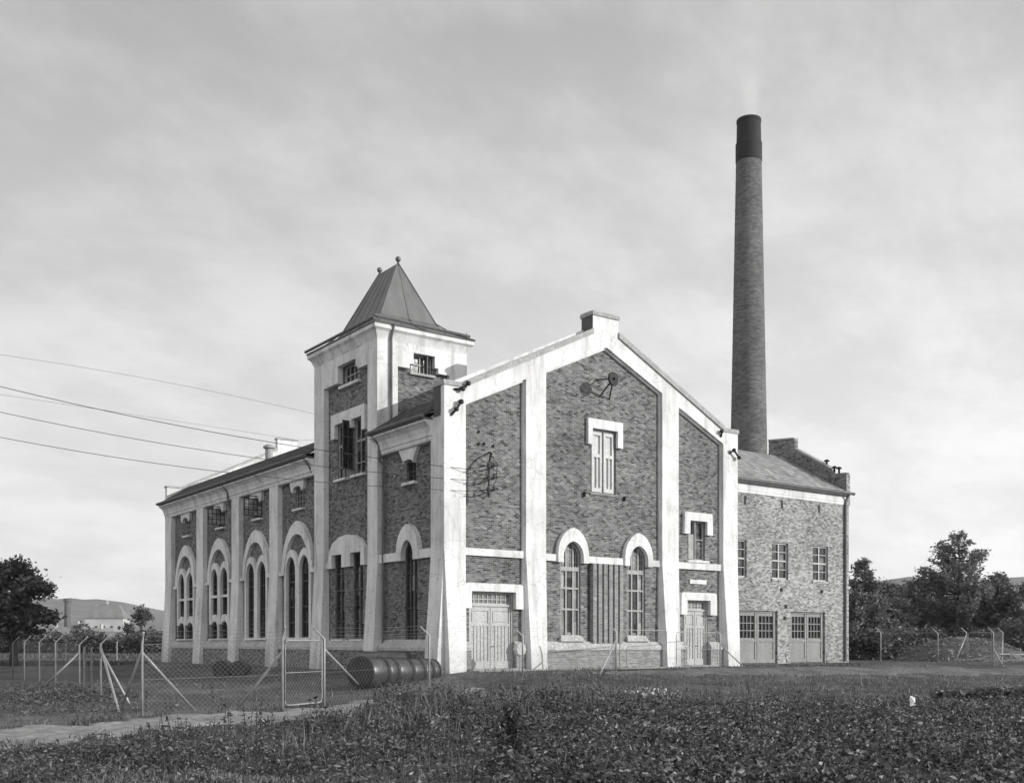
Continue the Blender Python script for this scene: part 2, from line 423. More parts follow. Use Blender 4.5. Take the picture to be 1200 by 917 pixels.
# ------------------------------------------------------------------ power station
ps = thing('power_station', 'dark brick power station with white pilasters, pointed gable and square corner tower', 'building', (0,0,0))
W = 18.62; CX = 9.31
def soff(x): return 15.52-.46*abs(x-CX)
def cop(x): return 16.72-.489*abs(x-CX)

# openings of the gable front, in the brick plane
fw1 = arch(7.26, .61, 1.5, 5.3, 6.02); fw2 = arch(11.46, .61, 1.5, 5.3, 6.02)
d1 = rect(1.46, 3.88, -.02, 3.5); d2 = rect(14.85, 16.55, -.02, 3.42)
loft = rect(8.5, 10.12, 8.45, 11.55); w3 = rect(15.1, 16.36, 5.5, 7.55)
BR = .25
brick = MB().slab(FRONT, [(.35,-.7),(18.3,-.7),(18.3,11.6),(CX,16.1),(.35,11.6)], BR, BR+.42, [fw1, fw2, d1, d2, loft, w3]+[rect(8.46+.342*i+.23, 8.46+.342*i+.337, 1.3, 5.03) for i in range(5)]+[rect(8.35, 8.455, 1.3, 5.03)])
brick.build('brick_wall', M['brick'], ps)
# white band under the coping, level with the pilaster faces
fz = [(0,11.2),(1.12,11.2),(1.12,soff(1.12)),(CX,soff(CX)),(17.50,soff(17.5)),(17.5,11.2),(W,11.2),(W,12.40),(17.5,12.40),(17.5,cop(17.5)-.27),(10.06,cop(10.06)-.27),(10.06,16.95),(8.44,16.95),(8.44,cop(8.44)-.27),(1.15,cop(1.15)-.27),(1.15,12.40),(0,12.40)]
MB().slab(FRONT, fz, 0, BR-.002).build('gable_band', M['plaster'], ps)
MB().slab(FRONT, [(.02,11.2),(18.6,11.2),(18.6,12.39),(10.04,16.4),(10.04,16.93),(8.46,16.93),(8.46,16.4),(.02,12.39)], BR+.425, .85).build('gable_back', M['plaster'], ps)
MB().slab(FRONT, [(8.46,15.9),(10.04,15.9),(10.04,16.93),(8.46,16.93)], BR, BR+.42).build('apex_block', M['plaster'], ps)
for x0 in (.02, 17.52): MB().slab(FRONT, rect(x0, x0+1.08, 11.2, 12.39), BR, BR+.42).build('corner_block', M['plaster'], ps)
# narrow moulding inside each panel
def ring(poly, d, w0, w1): return MB().slab(FRONT, inset(poly, .003), w0, w1, [inset(poly, d)])
pan1 = [(1.12,-.1),(4.43,-.1),(4.43,soff(4.43)),(1.12,soff(1.12))]
pan2 = [(5.59,-.1),(13.03,-.1),(13.03,soff(13.03)),(CX,soff(CX)),(5.59,soff(5.59))]
pan3 = [(14.19,-.1),(17.5,-.1),(17.5,soff(17.5)),(14.19,soff(14.19))]
for p in (pan1, pan2, pan3): ring(p, .09, .13, BR-.004).build('panel_moulding', M['plaster'], ps)
# pilasters of the front: shaft with a slanted head, foot swelling forward
def pilaster_front(x0, x1, slant=True, flare=.32, nar=.1, zt=11.2):
    m = MB()
    zb = -.5
    secs = []
    for z, p, n in ((zb, flare, nar), (1.0, flare*.8, nar*.8), (2.6, flare*.5, nar*.5), (4.2, flare*.2, nar*.22), (5.3, 0, 0)):
        secs.append([FRONT(x0+n, z, -p), FRONT(x1-n*1.6, z, -p), FRONT(x1, z, BR-.002), FRONT(x0, z, BR-.002)])
    if slant:
        m.loft(secs)
        m.slab(FRONT, [(x0,5.3),(x1,5.3),(x1,soff(x1)),(x0,soff(x0))] , 0, BR-.002)
    else:
        secs.append([FRONT(x0, zt, 0), FRONT(x1, zt, 0), FRONT(x1, zt, BR-.002), FRONT(x0, zt, BR-.002)])
        m.loft(secs)
    return m.build('pilaster', M['plaster'], ps)
pilaster_front(0, 1.12, False); pilaster_front(4.43, 5.59); pilaster_front(13.03, 14.19); pilaster_front(17.5, W, False)
# coping
def cop_seg(xa, xb):
    return MB().slab(FRONT, [(xa,cop(xa)-.268),(xb,cop(xb)-.268),(xb,cop(xb)),(xa,cop(xa))], -.09, .98)
for xa, xb in ((1.16, 8.43), (10.07, 17.49)): cop_seg(xa, xb).build('gable_coping', M['concrete'], ps)
def cap(x0, x1, z, name='block_cap'):
    m = MB(); a, b = -.06, .92
    m.loft([[(x0-.05,a,z),(x1+.05,a,z),(x1+.05,b,z),(x0-.05,b,z)], [(x0-.05,a,z+.17),(x1+.05,a,z+.17),(x1+.05,b,z+.17),(x0-.05,b,z+.17)], [(x0-.02,a+.05,z+.22),(x1+.02,a+.05,z+.22),(x1+.02,b-.05,z+.22),(x0-.02,b-.05,z+.22)]])
    m.build(name, M['concrete'], ps)
MB().box(8.415, 8.438, .02, .83, 16.1, 16.94).build('dark_side_panel', M['felt'], ps); MB().box(-.024, -.003, .3, .83, 11.1, 12.38).build('dark_side_panel', M['felt'], ps)  # thin dark panels added over the left faces of apex and corner block
cap(0, 1.12, 12.402); cap(17.5, W, 12.402); cap(8.44, 10.06, 16.952)
# block side pieces behind the front band
# string courses and window hoods
SC = (.02, BR-.003)
MB().slab(FRONT, [(1.12,5.08),(4.43,5.08),(4.43,5.4),(1.12,5.4)], .1, BR-.006).build('string_course', M['plaster'], ps)
MB().slab(FRONT, [(14.19,5.02),(17.5,5.02),(17.5,5.36),(14.19,5.36)], .1, BR-.006).build('string_course', M['plaster'], ps)
for a0, a1 in ((5.59, 6.33), (8.19, 10.53), (12.39, 13.03)):
    MB().slab(FRONT, rect(a0+.003, a1-.003, 5.04, 5.36), .1, BR-.006).build('string_course', M['plaster'], ps)
for c, poly in ((7.26, fw1), (11.46, fw2)):
    ou = [(c-.93,5.0),(c-.61,5.0),(c-.61,5.3)]+list(reversed(arch_pts(c,.61,5.3,6.02)))[1:-1]+[(c+.61,5.3),(c+.61,5.0),(c+.93,5.0)]+arch_pts(c,.93,5.45,6.66)
    w = window(ps, FRONT, poly, .37, us=(c-.215, c+.215), vs=(2.8, 3.8), thick_v=(4.72,), thick_u=(), fw=.09, bw=.085, mf='frame_grey', mg='glass_pale')
    lead = MB()
    for q in (5.05, 5.35, 5.65): lead.fbox(FRONT, c-.5, c+.5, q-.012, q+.012, .36, .38)
    for q in (-.4, -.1, .1, .4): lead.fbox(FRONT, c+q-.012, c+q+.012, 4.8, 5.7, .362, .378)
    lead.build('lead_lattice', M['frame_grey'], w)
    MB().fbox(FRONT, c-.165, c+.165, 1.72, 2.74, .383, .395).fbox(FRONT, c-.165, c+.165, 2.87, 3.74, .383, .395).fbox(FRONT, c-.165, c+.165, 3.87, 4.6, .383, .395).build('pane', M['glass_dark'], w)
    m = MB().slab(FRONT, ou, .0, BR-.004); m.build('arch_surround', M['plaster'], w)
    MB().loft([[FRONT(c-.75,1.28,.02),FRONT(c+.75,1.28,.02),FRONT(c+.75,1.28,.5),FRONT(c-.75,1.28,.5)],[FRONT(c-.62,1.56,.2),FRONT(c+.62,1.56,.2),FRONT(c+.62,1.56,.5),FRONT(c-.62,1.56,.5)]]).build('sill', M['plinth'], w)
# ribs of brick between the two arched windows
for i in range(6):
    x = 8.46+.342*i
    MB().loft([[FRONT(x,1.22,.0),FRONT(x+.225,1.22,.0),FRONT(x+.225,1.22,BR-.003),FRONT(x,1.22,BR-.003)],[FRONT(x,5.03,.0),FRONT(x+.225,5.03,.0),FRONT(x+.225,5.03,BR-.003),FRONT(x,5.03,BR-.003)]]).build('brick_rib', M['brick_low'], ps)
# plinth: pale sloped cap over lighter brick
def plinth(x0, x1):
    m = MB().loft([[FRONT(x0,.86,-.03),FRONT(x1,.86,-.03),FRONT(x1,.86,BR-.005),FRONT(x0,.86,BR-.005)],[FRONT(x0,1.0,-.03),FRONT(x1,1.0,-.03),FRONT(x1,1.0,BR-.005),FRONT(x0,1.0,BR-.005)],[FRONT(x0,1.27,.17),FRONT(x1,1.27,.17),FRONT(x1,1.27,BR-.005),FRONT(x0,1.27,BR-.005)]])
    m.build('plinth_cap', M['plinth'], ps)
    MB().fbox(FRONT, x0+.004, x1-.004, -.6, .858, .02, BR-.005).build('plinth', M['brick_low'], ps)
plinth(5.6, 13.02); plinth(1.13, 1.44); plinth(3.9, 4.42); plinth(14.2, 14.83); plinth(16.57, 17.49)
# doors
def door(parent, fr, u0, u1, zt, zl, wd, surround, mat='door', panels=True):
    m = MB(); m.slab(fr, rect(u0,u1,-.0,zt), wd-.08, wd+.1, [rect(u0+.07,u1-.07,.02,zl),rect(u0+.07,u1-.07,zl+.09,zt-.06)])
    d = m.build('door', M[mat], parent)
    mid = (u0+u1)/2
    for a, b, s in ((u0+.08, mid-.015, 1), (mid+.015, u1-.08, -1)):
        l = MB(); wd2 = wd+.0
        l.fbox(fr, a, b, .03, zl-.01, wd2+.02, wd2+.07)
        t = .09
        for (p, q, z0, z1) in ((a,a+t,.03,zl-.01),(b-t,b,.03,zl-.01),(a+t,b-t,.03,.38),(a+t,b-t,zl-.2,zl-.01),(a+t,b-t,zl*.69,zl*.69+.12)):
            l.fbox(fr, p, q, z0, z1, wd2-.02, wd2+.02)
        n = 5 if (b-a) > .9 else 3
        for i in range(1, n):
            x = a+t+(b-a-2*t)*i/n; l.fbox(fr, x-.03, x+.03, .38, zl*.69, wd2-.008, wd2+.02)
        l.fbox(fr, a+t+.05, b-t-.05, zl*.69+.2, zl-.28, wd2-.008, wd2+.02)
        l.build('leaf', M[mat], d)
    h = MB(); h.tube([fr(mid+.09,1.05,wd-.03),fr(mid+.09,1.05,wd-.10),fr(mid+.2,1.05,wd-.10)], .018)
    h.build('handle', M['iron'], d)
    tr = MB(); n = max(5, int((u1-u0)/.26))
    tr.slab(fr, rect(u0+.075,u1-.075,zl+.095,zt-.065), wd+.02, wd+.05, [rect(u0+.13,u1-.13,zl+.15,zt-.12)])
    for i in range(1, n): x = u0+.1+(u1-u0-.2)*i/n; tr.fbox(fr, x-.02, x+.02, zl+.15, zt-.12, wd+.022, wd+.048)
    tr.fbox(fr, u0+.13, u1-.13, (zl+zt)/2-.018, (zl+zt)/2+.018, wd+.024, wd+.046)
    t = tr.build('transom', M[mat], d)
    MB().fbox(fr, u0+.1, u1-.1, zl+.12, zt-.09, wd+.055, wd+.065).build('transom_glass', M['glass_pale'], d)
    if surround: MB().slab(fr, surround, .02, BR-.007).build('surround', M['plaster'], d)
    return d
def hood(u0, u1, o0, o1, zt, zb, zo, r=.14):
    """flat-headed hood with rounded shoulders: legs down to zb, opening o0..o1 up to zo"""
    return [(u0,zb),(o0,zb),(o0,zo),(o1,zo),(o1,zb),(u1,zb),(u1-.02,zt-r),(u1-.05,zt-r*.4),(u1-r,zt),(u0+r,zt),(u0+.05,zt-r*.4),(u0+.02,zt-r)]
door(ps, FRONT, 1.46, 3.88, 3.5, 2.84, .37, hood(1.125, 4.3, 1.46, 3.88, 3.86, 2.74, 3.5))
door(ps, FRONT, 14.85, 16.55, 3.42, 2.86, .37, hood(14.42, 17.05, 14.85, 16.55, 3.82, 2.66, 3.42))
for x0, x1 in ((1.3, 4.1), (14.6, 16.8)): MB().box(x0, x1, -.35, .6, -.2, .06).build('door_step', M['apron'], ps)
# loft door high in the gable
dl = MB().slab(FRONT, rect(8.5,10.12,8.45,11.55), .36, .46, [rect(8.6,10.02,8.5,11.45)]).build('door', M['shutter'], ps)
for a, b in ((8.61, 9.25), (9.37, 10.01)):
    l = MB().fbox(FRONT, a, b, 8.52, 11.43, .37, .42)
    for (p, q, z0, z1) in ((a,a+.11,8.52,11.43),(b-.11,b,8.52,11.43),(a+.11,b-.11,8.52,8.72),(a+.11,b-.11,11.27,11.43),(a+.11,b-.11,10.2,10.36),(a+.3,b-.3,8.72,10.2)):
        l.fbox(FRONT, p, q, z0, z1, .29, .37)
    l.build('leaf', M['shutter'], dl)
MB().fbox(FRONT, 9.255, 9.365, 8.52, 11.43, .40, .41).build('gap_dark', M['iron'], dl)  # black strip standing in for the shade in the gap between the leaves
MB().slab(FRONT, [(8.22,10.75),(8.5,10.75),(8.5,11.55),(10.12,11.55),(10.12,10.75),(10.45,10.75),(10.45,12.0),(8.22,12.0)], .08, BR-.007).build('surround', M['plaster'], dl)
MB().fbox(FRONT, 8.45, 10.17, 8.36, 8.447, .19, .4).build('sill', M['brick_low'], dl)
for x in (8.02, 10.6):
    MB().fbox(FRONT, x, x+.06, 8.2, 8.42, .1, BR-.003).fbox(FRONT, x, x+.2, 8.37, 8.42, .06, .1).build('hinge_bracket', M['iron'], ps)
# right-hand window with a casement standing open
w = window(ps, FRONT, w3, .4, us=(15.73,), vs=(6.6,), thick_v=(), fw=.08, mf='frame_white', mg='glass')
MB().fbox(FRONT, 15.13, 15.5, 5.55, 6.85, .24, .28).fbox(FRONT, 15.55, 15.6, 5.55, 7.5, .2, .5).build('sash', M['frame_grey'], w)
MB().slab(FRONT, hood(14.68, 16.78, 15.1, 16.36, 7.98, 6.85, 7.55, .1), .06, BR-.007).build('surround', M['plaster'], w)
MB().fbox(FRONT, 14.95, 16.5, 5.38, 5.498, .04, .5).build('sill', M['plaster'], w)
MB().slab(FRONT, rect(15.2, 16.4, 4.28, 4.5), .17, BR-.004).build('stone_plaque', M['plaster'], ps)

# pulley bracket above the loft door
pb = MB(); tip = Vector((9.0, -.82, 13.78))
for q in ((9.05,BR,13.12),(9.7,BR,13.1),(8.9,BR,13.95)): pb.tube([q, tuple(tip)], .035)
pb.tube([(9.0,-1.0,13.78),(9.0,-.6,13.78)], .05)
pbo = pb.build('pulley_bracket', M['iron'], ps)
pw = MB().lathe([(.1,-.06),(.33,-.05),(.29,0),(.33,.05),(.1,.06)], 20)
q = Matrix.Rotation(R(90), 3, 'X'); q = Matrix.Rotation(R(8), 3, 'Z') @ q
pw.v = [tuple(q @ Vector(p)+tip) for p in pw.v]; pw.build('pulley_wheel', M['iron'], pbo)
# insulators of the power line on the front wall
ib = MB()
ib.tube([(2.0,-.55,10.1-.9),(1.95,-.55,7.6)], .035)
ib.tube([(2.55,BR,9.75),(2.3,-.3,9.6),(2.0,-.55,9.2)], .045); ib.tube([(2.6,BR,9.7),(2.75,-.1,9.2),(2.6,-.2,8.4),(2.2,BR,7.6)], .018)
for z in (8.95, 8.42, 7.9): ib.tube([(1.45,-.6,z-.05),(2.5,-.5,z+.12),(2.6,BR,z+.12)], .03)
ibo = ib.build('insulator_bracket', M['iron'], ps)
for z in (8.95, 8.42, 7.9):
    MB().lathe([(.03,-.12),(.07,-.1),(.09,-.02),(.06,.02),(.09,.06),(.05,.14)], 10, (1.95,-.56,z+.05)).build('insulator', M['porcelain'], ibo)
    MB().lathe([(.03,-.1),(.06,-.08),(.08,-.02),(.04,.1)], 10, (2.3,-.5,z+.13)).build('insulator', M['porcelain'], ibo)
for x, z in ((1.95,10.05),(2.25,10.1),(1.95,11.0-.4),(2.75,10.05)): MB().lathe([(.03,-.06),(.05,0),(.025,.06)], 8, (x,.2,z)).build('wall_hook', M['iron'], ps)
# ironwork on the corner blocks
for pts in ([(.5,-.02,12.25),(.85,-.18,12.28),(1.12,-.2,12.55)], [(.35,-.02,11.1),(.5,-.2,11.35),(.75,-.2,11.7),(.85,-.05,11.75)], [(17.95,-.02,11.3),(18.1,-.2,11.45),(18.5,-.2,11.1)], [(17.3,-.02,12.1),(17.2,-.15,12.35)]):
    m = MB().tube(pts, .055, 8); 
    for p in pts[1:]: m.lathe([(.04,-.1),(.11,-.06),(.11,.06),(.04,.1)], 10, p)
    m.build('wire_holder', M['iron'], ps)

# ---- left long side: brick plane .3 behind the pilaster faces
LB = .3
bays = (15.3, 21.13, 27.15, 33.5)
lanc = []
for c in bays:
    for s in (-1, 1): lanc.append(arch(c+s*.87, .6, 1.5, 5.2, 6.0))
smalls = [[(c-.56,8.62),(c+.56,8.62)]+arch_pts(c,.56,9.55,9.84,6,0) for c in bays]
s1w = arch(3.28, .55, 1.3, 5.15, 5.92)
s1s = [(2.87,8.6),(3.71,8.6)]+arch_pts(3.29,.42,9.42,9.6,6,0)
ta = [rect(7.85,8.95,1.4,5.72), rect(9.9,11.0,1.4,5.72)]
tw = [rect(7.75,8.85,9.6,12.4), rect(9.6,10.7,9.6,12.4)]
tf = rect(8.2,10.15,14.3,15.3)
MB().slab(LEFT, [(12.3,-.7),(37.2,-.7),(37.2,10.6),(12.3,10.6)], LB, LB+.45, lanc+smalls).build('brick_wall', M['brick'], ps)
MB().slab(LEFT, [(.45,-.7),(6.5,-.7),(6.5,10.6),(.45,10.6)], LB, LB+.45, [s1w, s1s]).build('brick_wall', M['brick'], ps)
MB().slab(LEFT, [(6.5,-.7),(12.3,-.7),(12.3,15.8),(6.5,15.8)], LB, LB+.45, ta+tw+[tf]).build('tower_wall', M['brick'], ps)
def pilaster_left(y0, y1, zt, flare=.3, side=LB-.002, z1=5.3, parent=None):
    m = MB(); secs = []
    for z, p in ((-.7, flare), (1.0, flare*.75), (2.6, flare*.42), (4.2, flare*.13), (z1, 0), (zt, 0)):
        k = p*.12
        secs.append([LEFT(y0-k, z, -p), LEFT(y1+k, z, -p), LEFT(y1+k, z, side), LEFT(y0-k, z, side)])
    m.loft(secs); return m.build('pilaster', M['plaster'], ps)
# the corner pier shares its corner with the front pilaster: start it behind the front pilaster's depth
m = MB(); secs = []
for z, p in ((-.7,.4),(1.,.3),(2.6,.17),(4.2,.06),(5.3,0),(11.2,0)):
    secs.append([LEFT(BR+.002, z, 0), LEFT(BR+.002, z, -p) , LEFT(1.1, z, -p), LEFT(1.1, z, LB-.003), LEFT(BR+.002, z, LB-.003)])
m.loft(secs); m.build('pilaster', M['plaster'], ps)
m = MB(); secs = []
for z, p in ((-.7,.4),(1.,.3),(2.6,.17),(4.2,.06),(5.25,0.002)):
    secs.append([LEFT(.03, z, -p), LEFT(BR, z, -p), LEFT(BR, z, -.001), LEFT(.03, z, -.001)])
m.loft(secs); m.build('pilaster_foot', M['plaster'], ps)
for y0, y1 in ((17.65,18.82),(23.45,24.65),(29.7,30.97)): pilaster_left(y0, y1, 10.13)
pilaster_left(36.1, 37.44, 10.13)
pilaster_left(5.98, 6.95, 14.9); pilaster_left(11.75, 12.88, 14.9)
# cornice of plaster with its cove, on the wing and on the short bay
prof = [(LB-.002,10.13),(0,10.13),(-.03,10.2),(-.03,10.32),(-.08,10.34),(-.1,10.5),(-.2,10.72),(-.38,10.88),(-.46,10.9),(-.46,11.0),(LB-.002,11.0)]
for y0, y1 in ((.9, 5.97), (12.9, 37.44)):
    MB().loft([[LEFT(y0, z, w) for w, z in prof], [LEFT(y1, z, w) for w, z in prof]]).build('cornice', M['plaster'], ps)
    g_ = MB().fbox(LEFT, y0+.02, y1-.01, 11.02, 11.1, -.56, .1)
    g_.tube([LEFT(y0-.05, 11.13, -.58), LEFT(y1+.05, 11.13, -.58)], .09, 8)
    g_.build('gutter', M['gutter'], ps)
    MB().loft([[LEFT(y0, 11.1, -.5), LEFT(y0, 11.2, -.52), LEFT(y0, 12.55, 1.6), LEFT(y0, 12.35, 1.65)], [LEFT(y1-.4 if y1 > 30 else y1, 11.1, -.5), LEFT(y1-.4 if y1 > 30 else y1, 11.2, -.52), LEFT(y1-.4 if y1 > 30 else y1, 12.55, 1.6), LEFT(y1-.4 if y1 > 30 else y1, 12.35, 1.65)]]).build('roof_edge', M['tile'], ps)
MB().fbox(LEFT, 1.0, 37.0, 11.85, 12.0, 1.58, 18.4).build('flat_roof', M['felt'], ps)
MB().fbox(LEFT, 1.2, 37.0, -.6, 11.84, 18.1, 18.5).build('brick_wall', M['brick'], ps)
MB().fbox(LEFT, 36.6, 37.0, -.6, 11.84, .8, 18.0).build('brick_wall', M['brick'], ps)
# rear gable rising behind the roof
rg = [(0,10.6),(W,10.6),(W,12.3),(17.5,12.3),(17.5,cop(17.5)-.4),(10.06,cop(10.06)-.4),(10.06,16.75),(8.44,16.75),(8.44,cop(8.44)-.4),(1.15,cop(1.15)-.4),(1.15,12.35),(0,12.35)]
MB().slab(FRONT, rg, 37.03, 37.44).build('rear_gable', M['plaster'], ps)
for xa, xb in ((1.16, 8.43), (10.07, 17.49)): MB().slab(FRONT, [(xa,cop(xa)-.398),(xb,cop(xb)-.398),(xb,cop(xb)-.2),(xa,cop(xa)-.2)], 36.98, 37.5).build('gable_coping', M['concrete'], ps)
MB().box(8.38, 10.12, 36.98, 37.5, 16.752, 16.87).box(-.05, 1.16, 36.98, 37.5, 12.352, 12.47).build('block_cap', M['concrete'], ps)
MB().lathe([(.24,11.9),(.24,13.3),(.36,13.3),(.36,13.42),(.1,13.55)], 14, (1.9,23.3,0)).build('roof_vent', M['concrete'], ps)
# arched windows of the four bays
for i, c in enumerate(bays):
    ba = [(c-2.02,5.0),(c-1.72,5.0)]+[(c+p*1., q) for p, q in [(x-c, z) for x, z in reversed(arch_pts(c,1.62,5.0,7.2,18,.0))]]+[(c+1.72,5.0),(c+2.02,5.0)]+arch_pts(c,1.98,5.1,7.93,18,.1)
    MB().slab(LEFT, ba, .06, LB-.004).build('arch_band', M['plaster'], ps)
    for (a0, a1) in ((c-2.3, c-2.02), (c+2.02, c+2.3)):
        MB().slab(LEFT, rect(a0, a1-.003 if a1 < c else a1, 4.98, 5.2), .04, LB-.006).build('impost', M['plaster'], ps)
    for s in (-1, 1):
        cc = c+s*.87
        lo = {2: (2.55, 4.2), 3: (2.55, 4.2)}.get(i)
        w = window(ps, LEFT, arch(cc,.6,1.5,5.2,6.0), .38, us=(cc-.2, cc+.2), vs=(5.05, 5.5), thick_v=(4.6, 3.2, 2.35), fw=.06, bw=.03, mf='frame_dark', mg='glass')
        m = MB().slab(LEFT, arch(cc,.865,1.5,5.35,6.4), .12, LB-.008, [arch(cc,.61,1.503,5.2,6.01)])
        if lo:
            m.fbox(LEFT, cc-.605, cc+.605, 4.12, 4.28, .16, .33)
            m.slab(LEFT, [(cc-.605,2.75),(cc-.605,2.3)]+[(cc-.5*math.cos(t), 2.3+.3*math.sin(t)) for t in [math.pi*k/8 for k in range(9)]]+[(cc+.605,2.3),(cc+.605,2.75),(cc+.3,2.98),(cc,3.05),(cc-.3,2.98)], .14, .33)
        m.build('surround', M['plaster'], w)
        MB().fbox(LEFT, cc-.865, cc+.865, 1.38, 1.497, .06, .4).build('sill', M['plaster'], w)
        if lo:
            gm = MB()
            for k in range(5): gm.fbox(LEFT, cc-.5+.25*k-.02, cc-.5+.25*k+.02, 1.5, 2.4, -.02, .02)
            for z in (1.55, 1.95, 2.35): gm.fbox(LEFT, cc-.53, cc+.53, z-.02, z+.02, -.025, .025)
            gm.build('grille', M['iron'], w)
    # clerestory window with its block keystone
    if i in (0, 3):
        w = window(ps, LEFT, smalls[i], .4, us=(c-.19, c+.19), vs=(9.0, 9.35), fw=.05, bw=.03, mf='frame_grey', mg='glass_dark')
    else:
        w = window(ps, LEFT, smalls[i], .68, fw=.05, mf='frame_dark', mg='glass_dark')
        # centre-pivot light turned square to the wall
        sm = MB()
        for k in range(5): sm.box(-.58+.27*k-.018, -.58+.27*k+.018, c-.02, c+.02, 8.78, 9.78)
        for k in range(4): sm.box(-.59, .52, c-.022, c+.022, 8.78+.333*k-.018, 8.78+.333*k+.018)
        sm.tube([LEFT(c-.6,9.86,-.02), LEFT(c,9.92,-.3), LEFT(c+.6,9.86,-.02)], .035)
        so = sm.build('sash', M['iron'], w)
        MB().box(-.57, .5, c-.006, c+.006, 8.8, 9.77).build('sash_glass', M['glass_milk'], w)
    MB().slab(LEFT, [(c-.8,9.62),(c-.56,9.52)]+list(reversed(arch_pts(c,.565,9.56,9.85,6,0)))[1:-1]+[(c+.56,9.52),(c+.8,9.62),(c+.92,10.12),(c-.92,10.12)], .1, LB-.006).build('keystone', M['plaster'], w)
    MB().fbox(LEFT, c-.66, c+.66, 8.5, 8.615, .1, .45).build('sill', M['plaster'], w)
# plinth of the long side
def plinth_l(y0, y1):
    MB().loft([[LEFT(y0,.85,-.05),LEFT(y1,.85,-.05),LEFT(y1,.85,LB-.005),LEFT(y0,.85,LB-.005)],[LEFT(y0,1.0,-.05),LEFT(y1,1.0,-.05),LEFT(y1,1.0,LB-.005),LEFT(y0,1.0,LB-.005)],[LEFT(y0,1.36,.2),LEFT(y1,1.36,.2),LEFT(y1,1.36,LB-.005),LEFT(y0,1.36,LB-.005)]]).build('plinth_cap', M['plinth'], ps)
    MB().fbox(LEFT, y0+.005, y1-.005, -.7, .848, 0, LB-.005).build('plinth', M['brick'], ps)
for y0, y1 in ((1.12,5.96),(6.97,11.73),(12.9,17.63),(18.84,23.43),(24.67,29.68),(30.99,36.08)): plinth_l(y0, y1)
# short bay next the corner
c = 3.28
w = window(ps, LEFT, s1w, .4, us=(c-.18, c+.18), vs=(2.0, 2.8, 3.6, 4.4, 5.2), fw=.06, bw=.03, mf='frame_dark', mg='glass')
MB().slab(LEFT, [(c-.98,5.0),(c-.55,5.0),(c-.55,5.15)]+list(reversed(arch_pts(c,.56,5.15,5.93)))[1:-1]+[(c+.55,5.15),(c+.55,5.0),(c+.98,5.0)]+arch_pts(c,.98,5.4,6.66), .03, LB-.004).build('arch_surround', M['plaster'], w)
for a0, a1 in ((1.1, c-.985), (c+.985, 5.97)): MB().slab(LEFT, rect(a0, a1, 5.02, 5.42), .1, LB-.006).build('string_course', M['plaster'], ps)
w = window(ps, LEFT, s1s, .46, us=(c,), vs=(9.1,), fw=.06, bw=.04, mf='frame_dark', mg='glass_dark')
MB().slab(LEFT, [(c-.48,9.6),(c-.42,9.44)]+list(reversed(arch_pts(c,.43,9.43,9.62,6,0)))[1:-1]+[(c+.42,9.44),(c+.48,9.6),(c+.85,10.12),(c-.85,10.12)], .1, LB-.006).build('keystone', M['plaster'], w)
MB().fbox(LEFT, c-.55, c+.6, 8.46, 8.595, .1, .5).build('sill', M['plaster'], w)
# tower windows of the long side
tym = [(7.45,5.05),(7.85,5.05),(7.85,5.72),(8.95,5.72),(8.95,5.05),(9.9,5.05),(9.9,5.72),(11.0,5.72),(11.0,5.05),(11.72,5.05),(11.72,5.25),(11.45,5.45),(11.35,5.9),(10.9,6.35),(10.2,6.6),(9.4,6.68),(8.6,6.6),(7.9,6.35),(7.5,5.95)]
MB().slab(LEFT, tym, .08, LB-.004).build('arch_band', M['plaster'], ps)
for p in ta:
    c0 = (p[0][0]+p[1][0])/2
    w = window(ps, LEFT, p, .42, us=(c0,), vs=(2.3, 3.1, 4.75), thick_v=(3.9,), fw=.07, bw=.04, mf='frame_dark', mg='glass')
    MB().fbox(LEFT, p[0][0]-.1, p[1][0]+.1, 1.3, 1.397, .1, .55).build('sill', M['plaster'], w)
MB().slab(LEFT, [(7.42,11.7),(7.75,11.7),(7.75,12.4),(8.85,12.4),(8.85,12.0),(9.6,12.0),(9.6,12.4),(10.7,12.4),(10.7,11.7),(11.1,11.7),(11.1,12.95),(7.42,12.95)], .08, LB-.004).build('surround', M['plaster'], ps)
for k, p in enumerate(tw):
    c0 = (p[0][0]+p[1][0])/2
    w = window(ps, LEFT, p, .4, us=(c0,), vs=(10.2,), thick_v=(11.3,), fw=.08, bw=.05, mf='frame_grey', mg='glass')
    MB().fbox(LEFT, p[0][0]-.12, p[1][0]+.12, 9.48, 9.595, .08, .5).build('sill', M['plaster'], w)
    if k == 0:
        # casement swung outward beside the opening
        s = MB().box(-.26, .3, 8.98, 9.03, 9.9, 9.97)
        for z in (10.7, 11.5, 12.3): s.box(-.26, .3, 8.98, 9.03, z, z+.06)
        for x in (-.3, -.02, .25): s.box(x, x+.05, 8.97, 9.04, 9.9, 12.37)
        s.build('sash', M['frame_dark'], w)
        MB().box(-.25, .25, 9.0, 9.01, 9.95, 12.3).build('sash_glass', M['glass'], w)
w = window(ps, LEFT, tf, .5, us=(8.69, 9.17, 9.66), vs=(14.8,), fw=.06, bw=.04, mf='frame_white', mg='glass')
MB().fbox(LEFT, 8.1, 10.25, 14.16, 14.295, .08, .5).build('sill', M['plaster'], w)
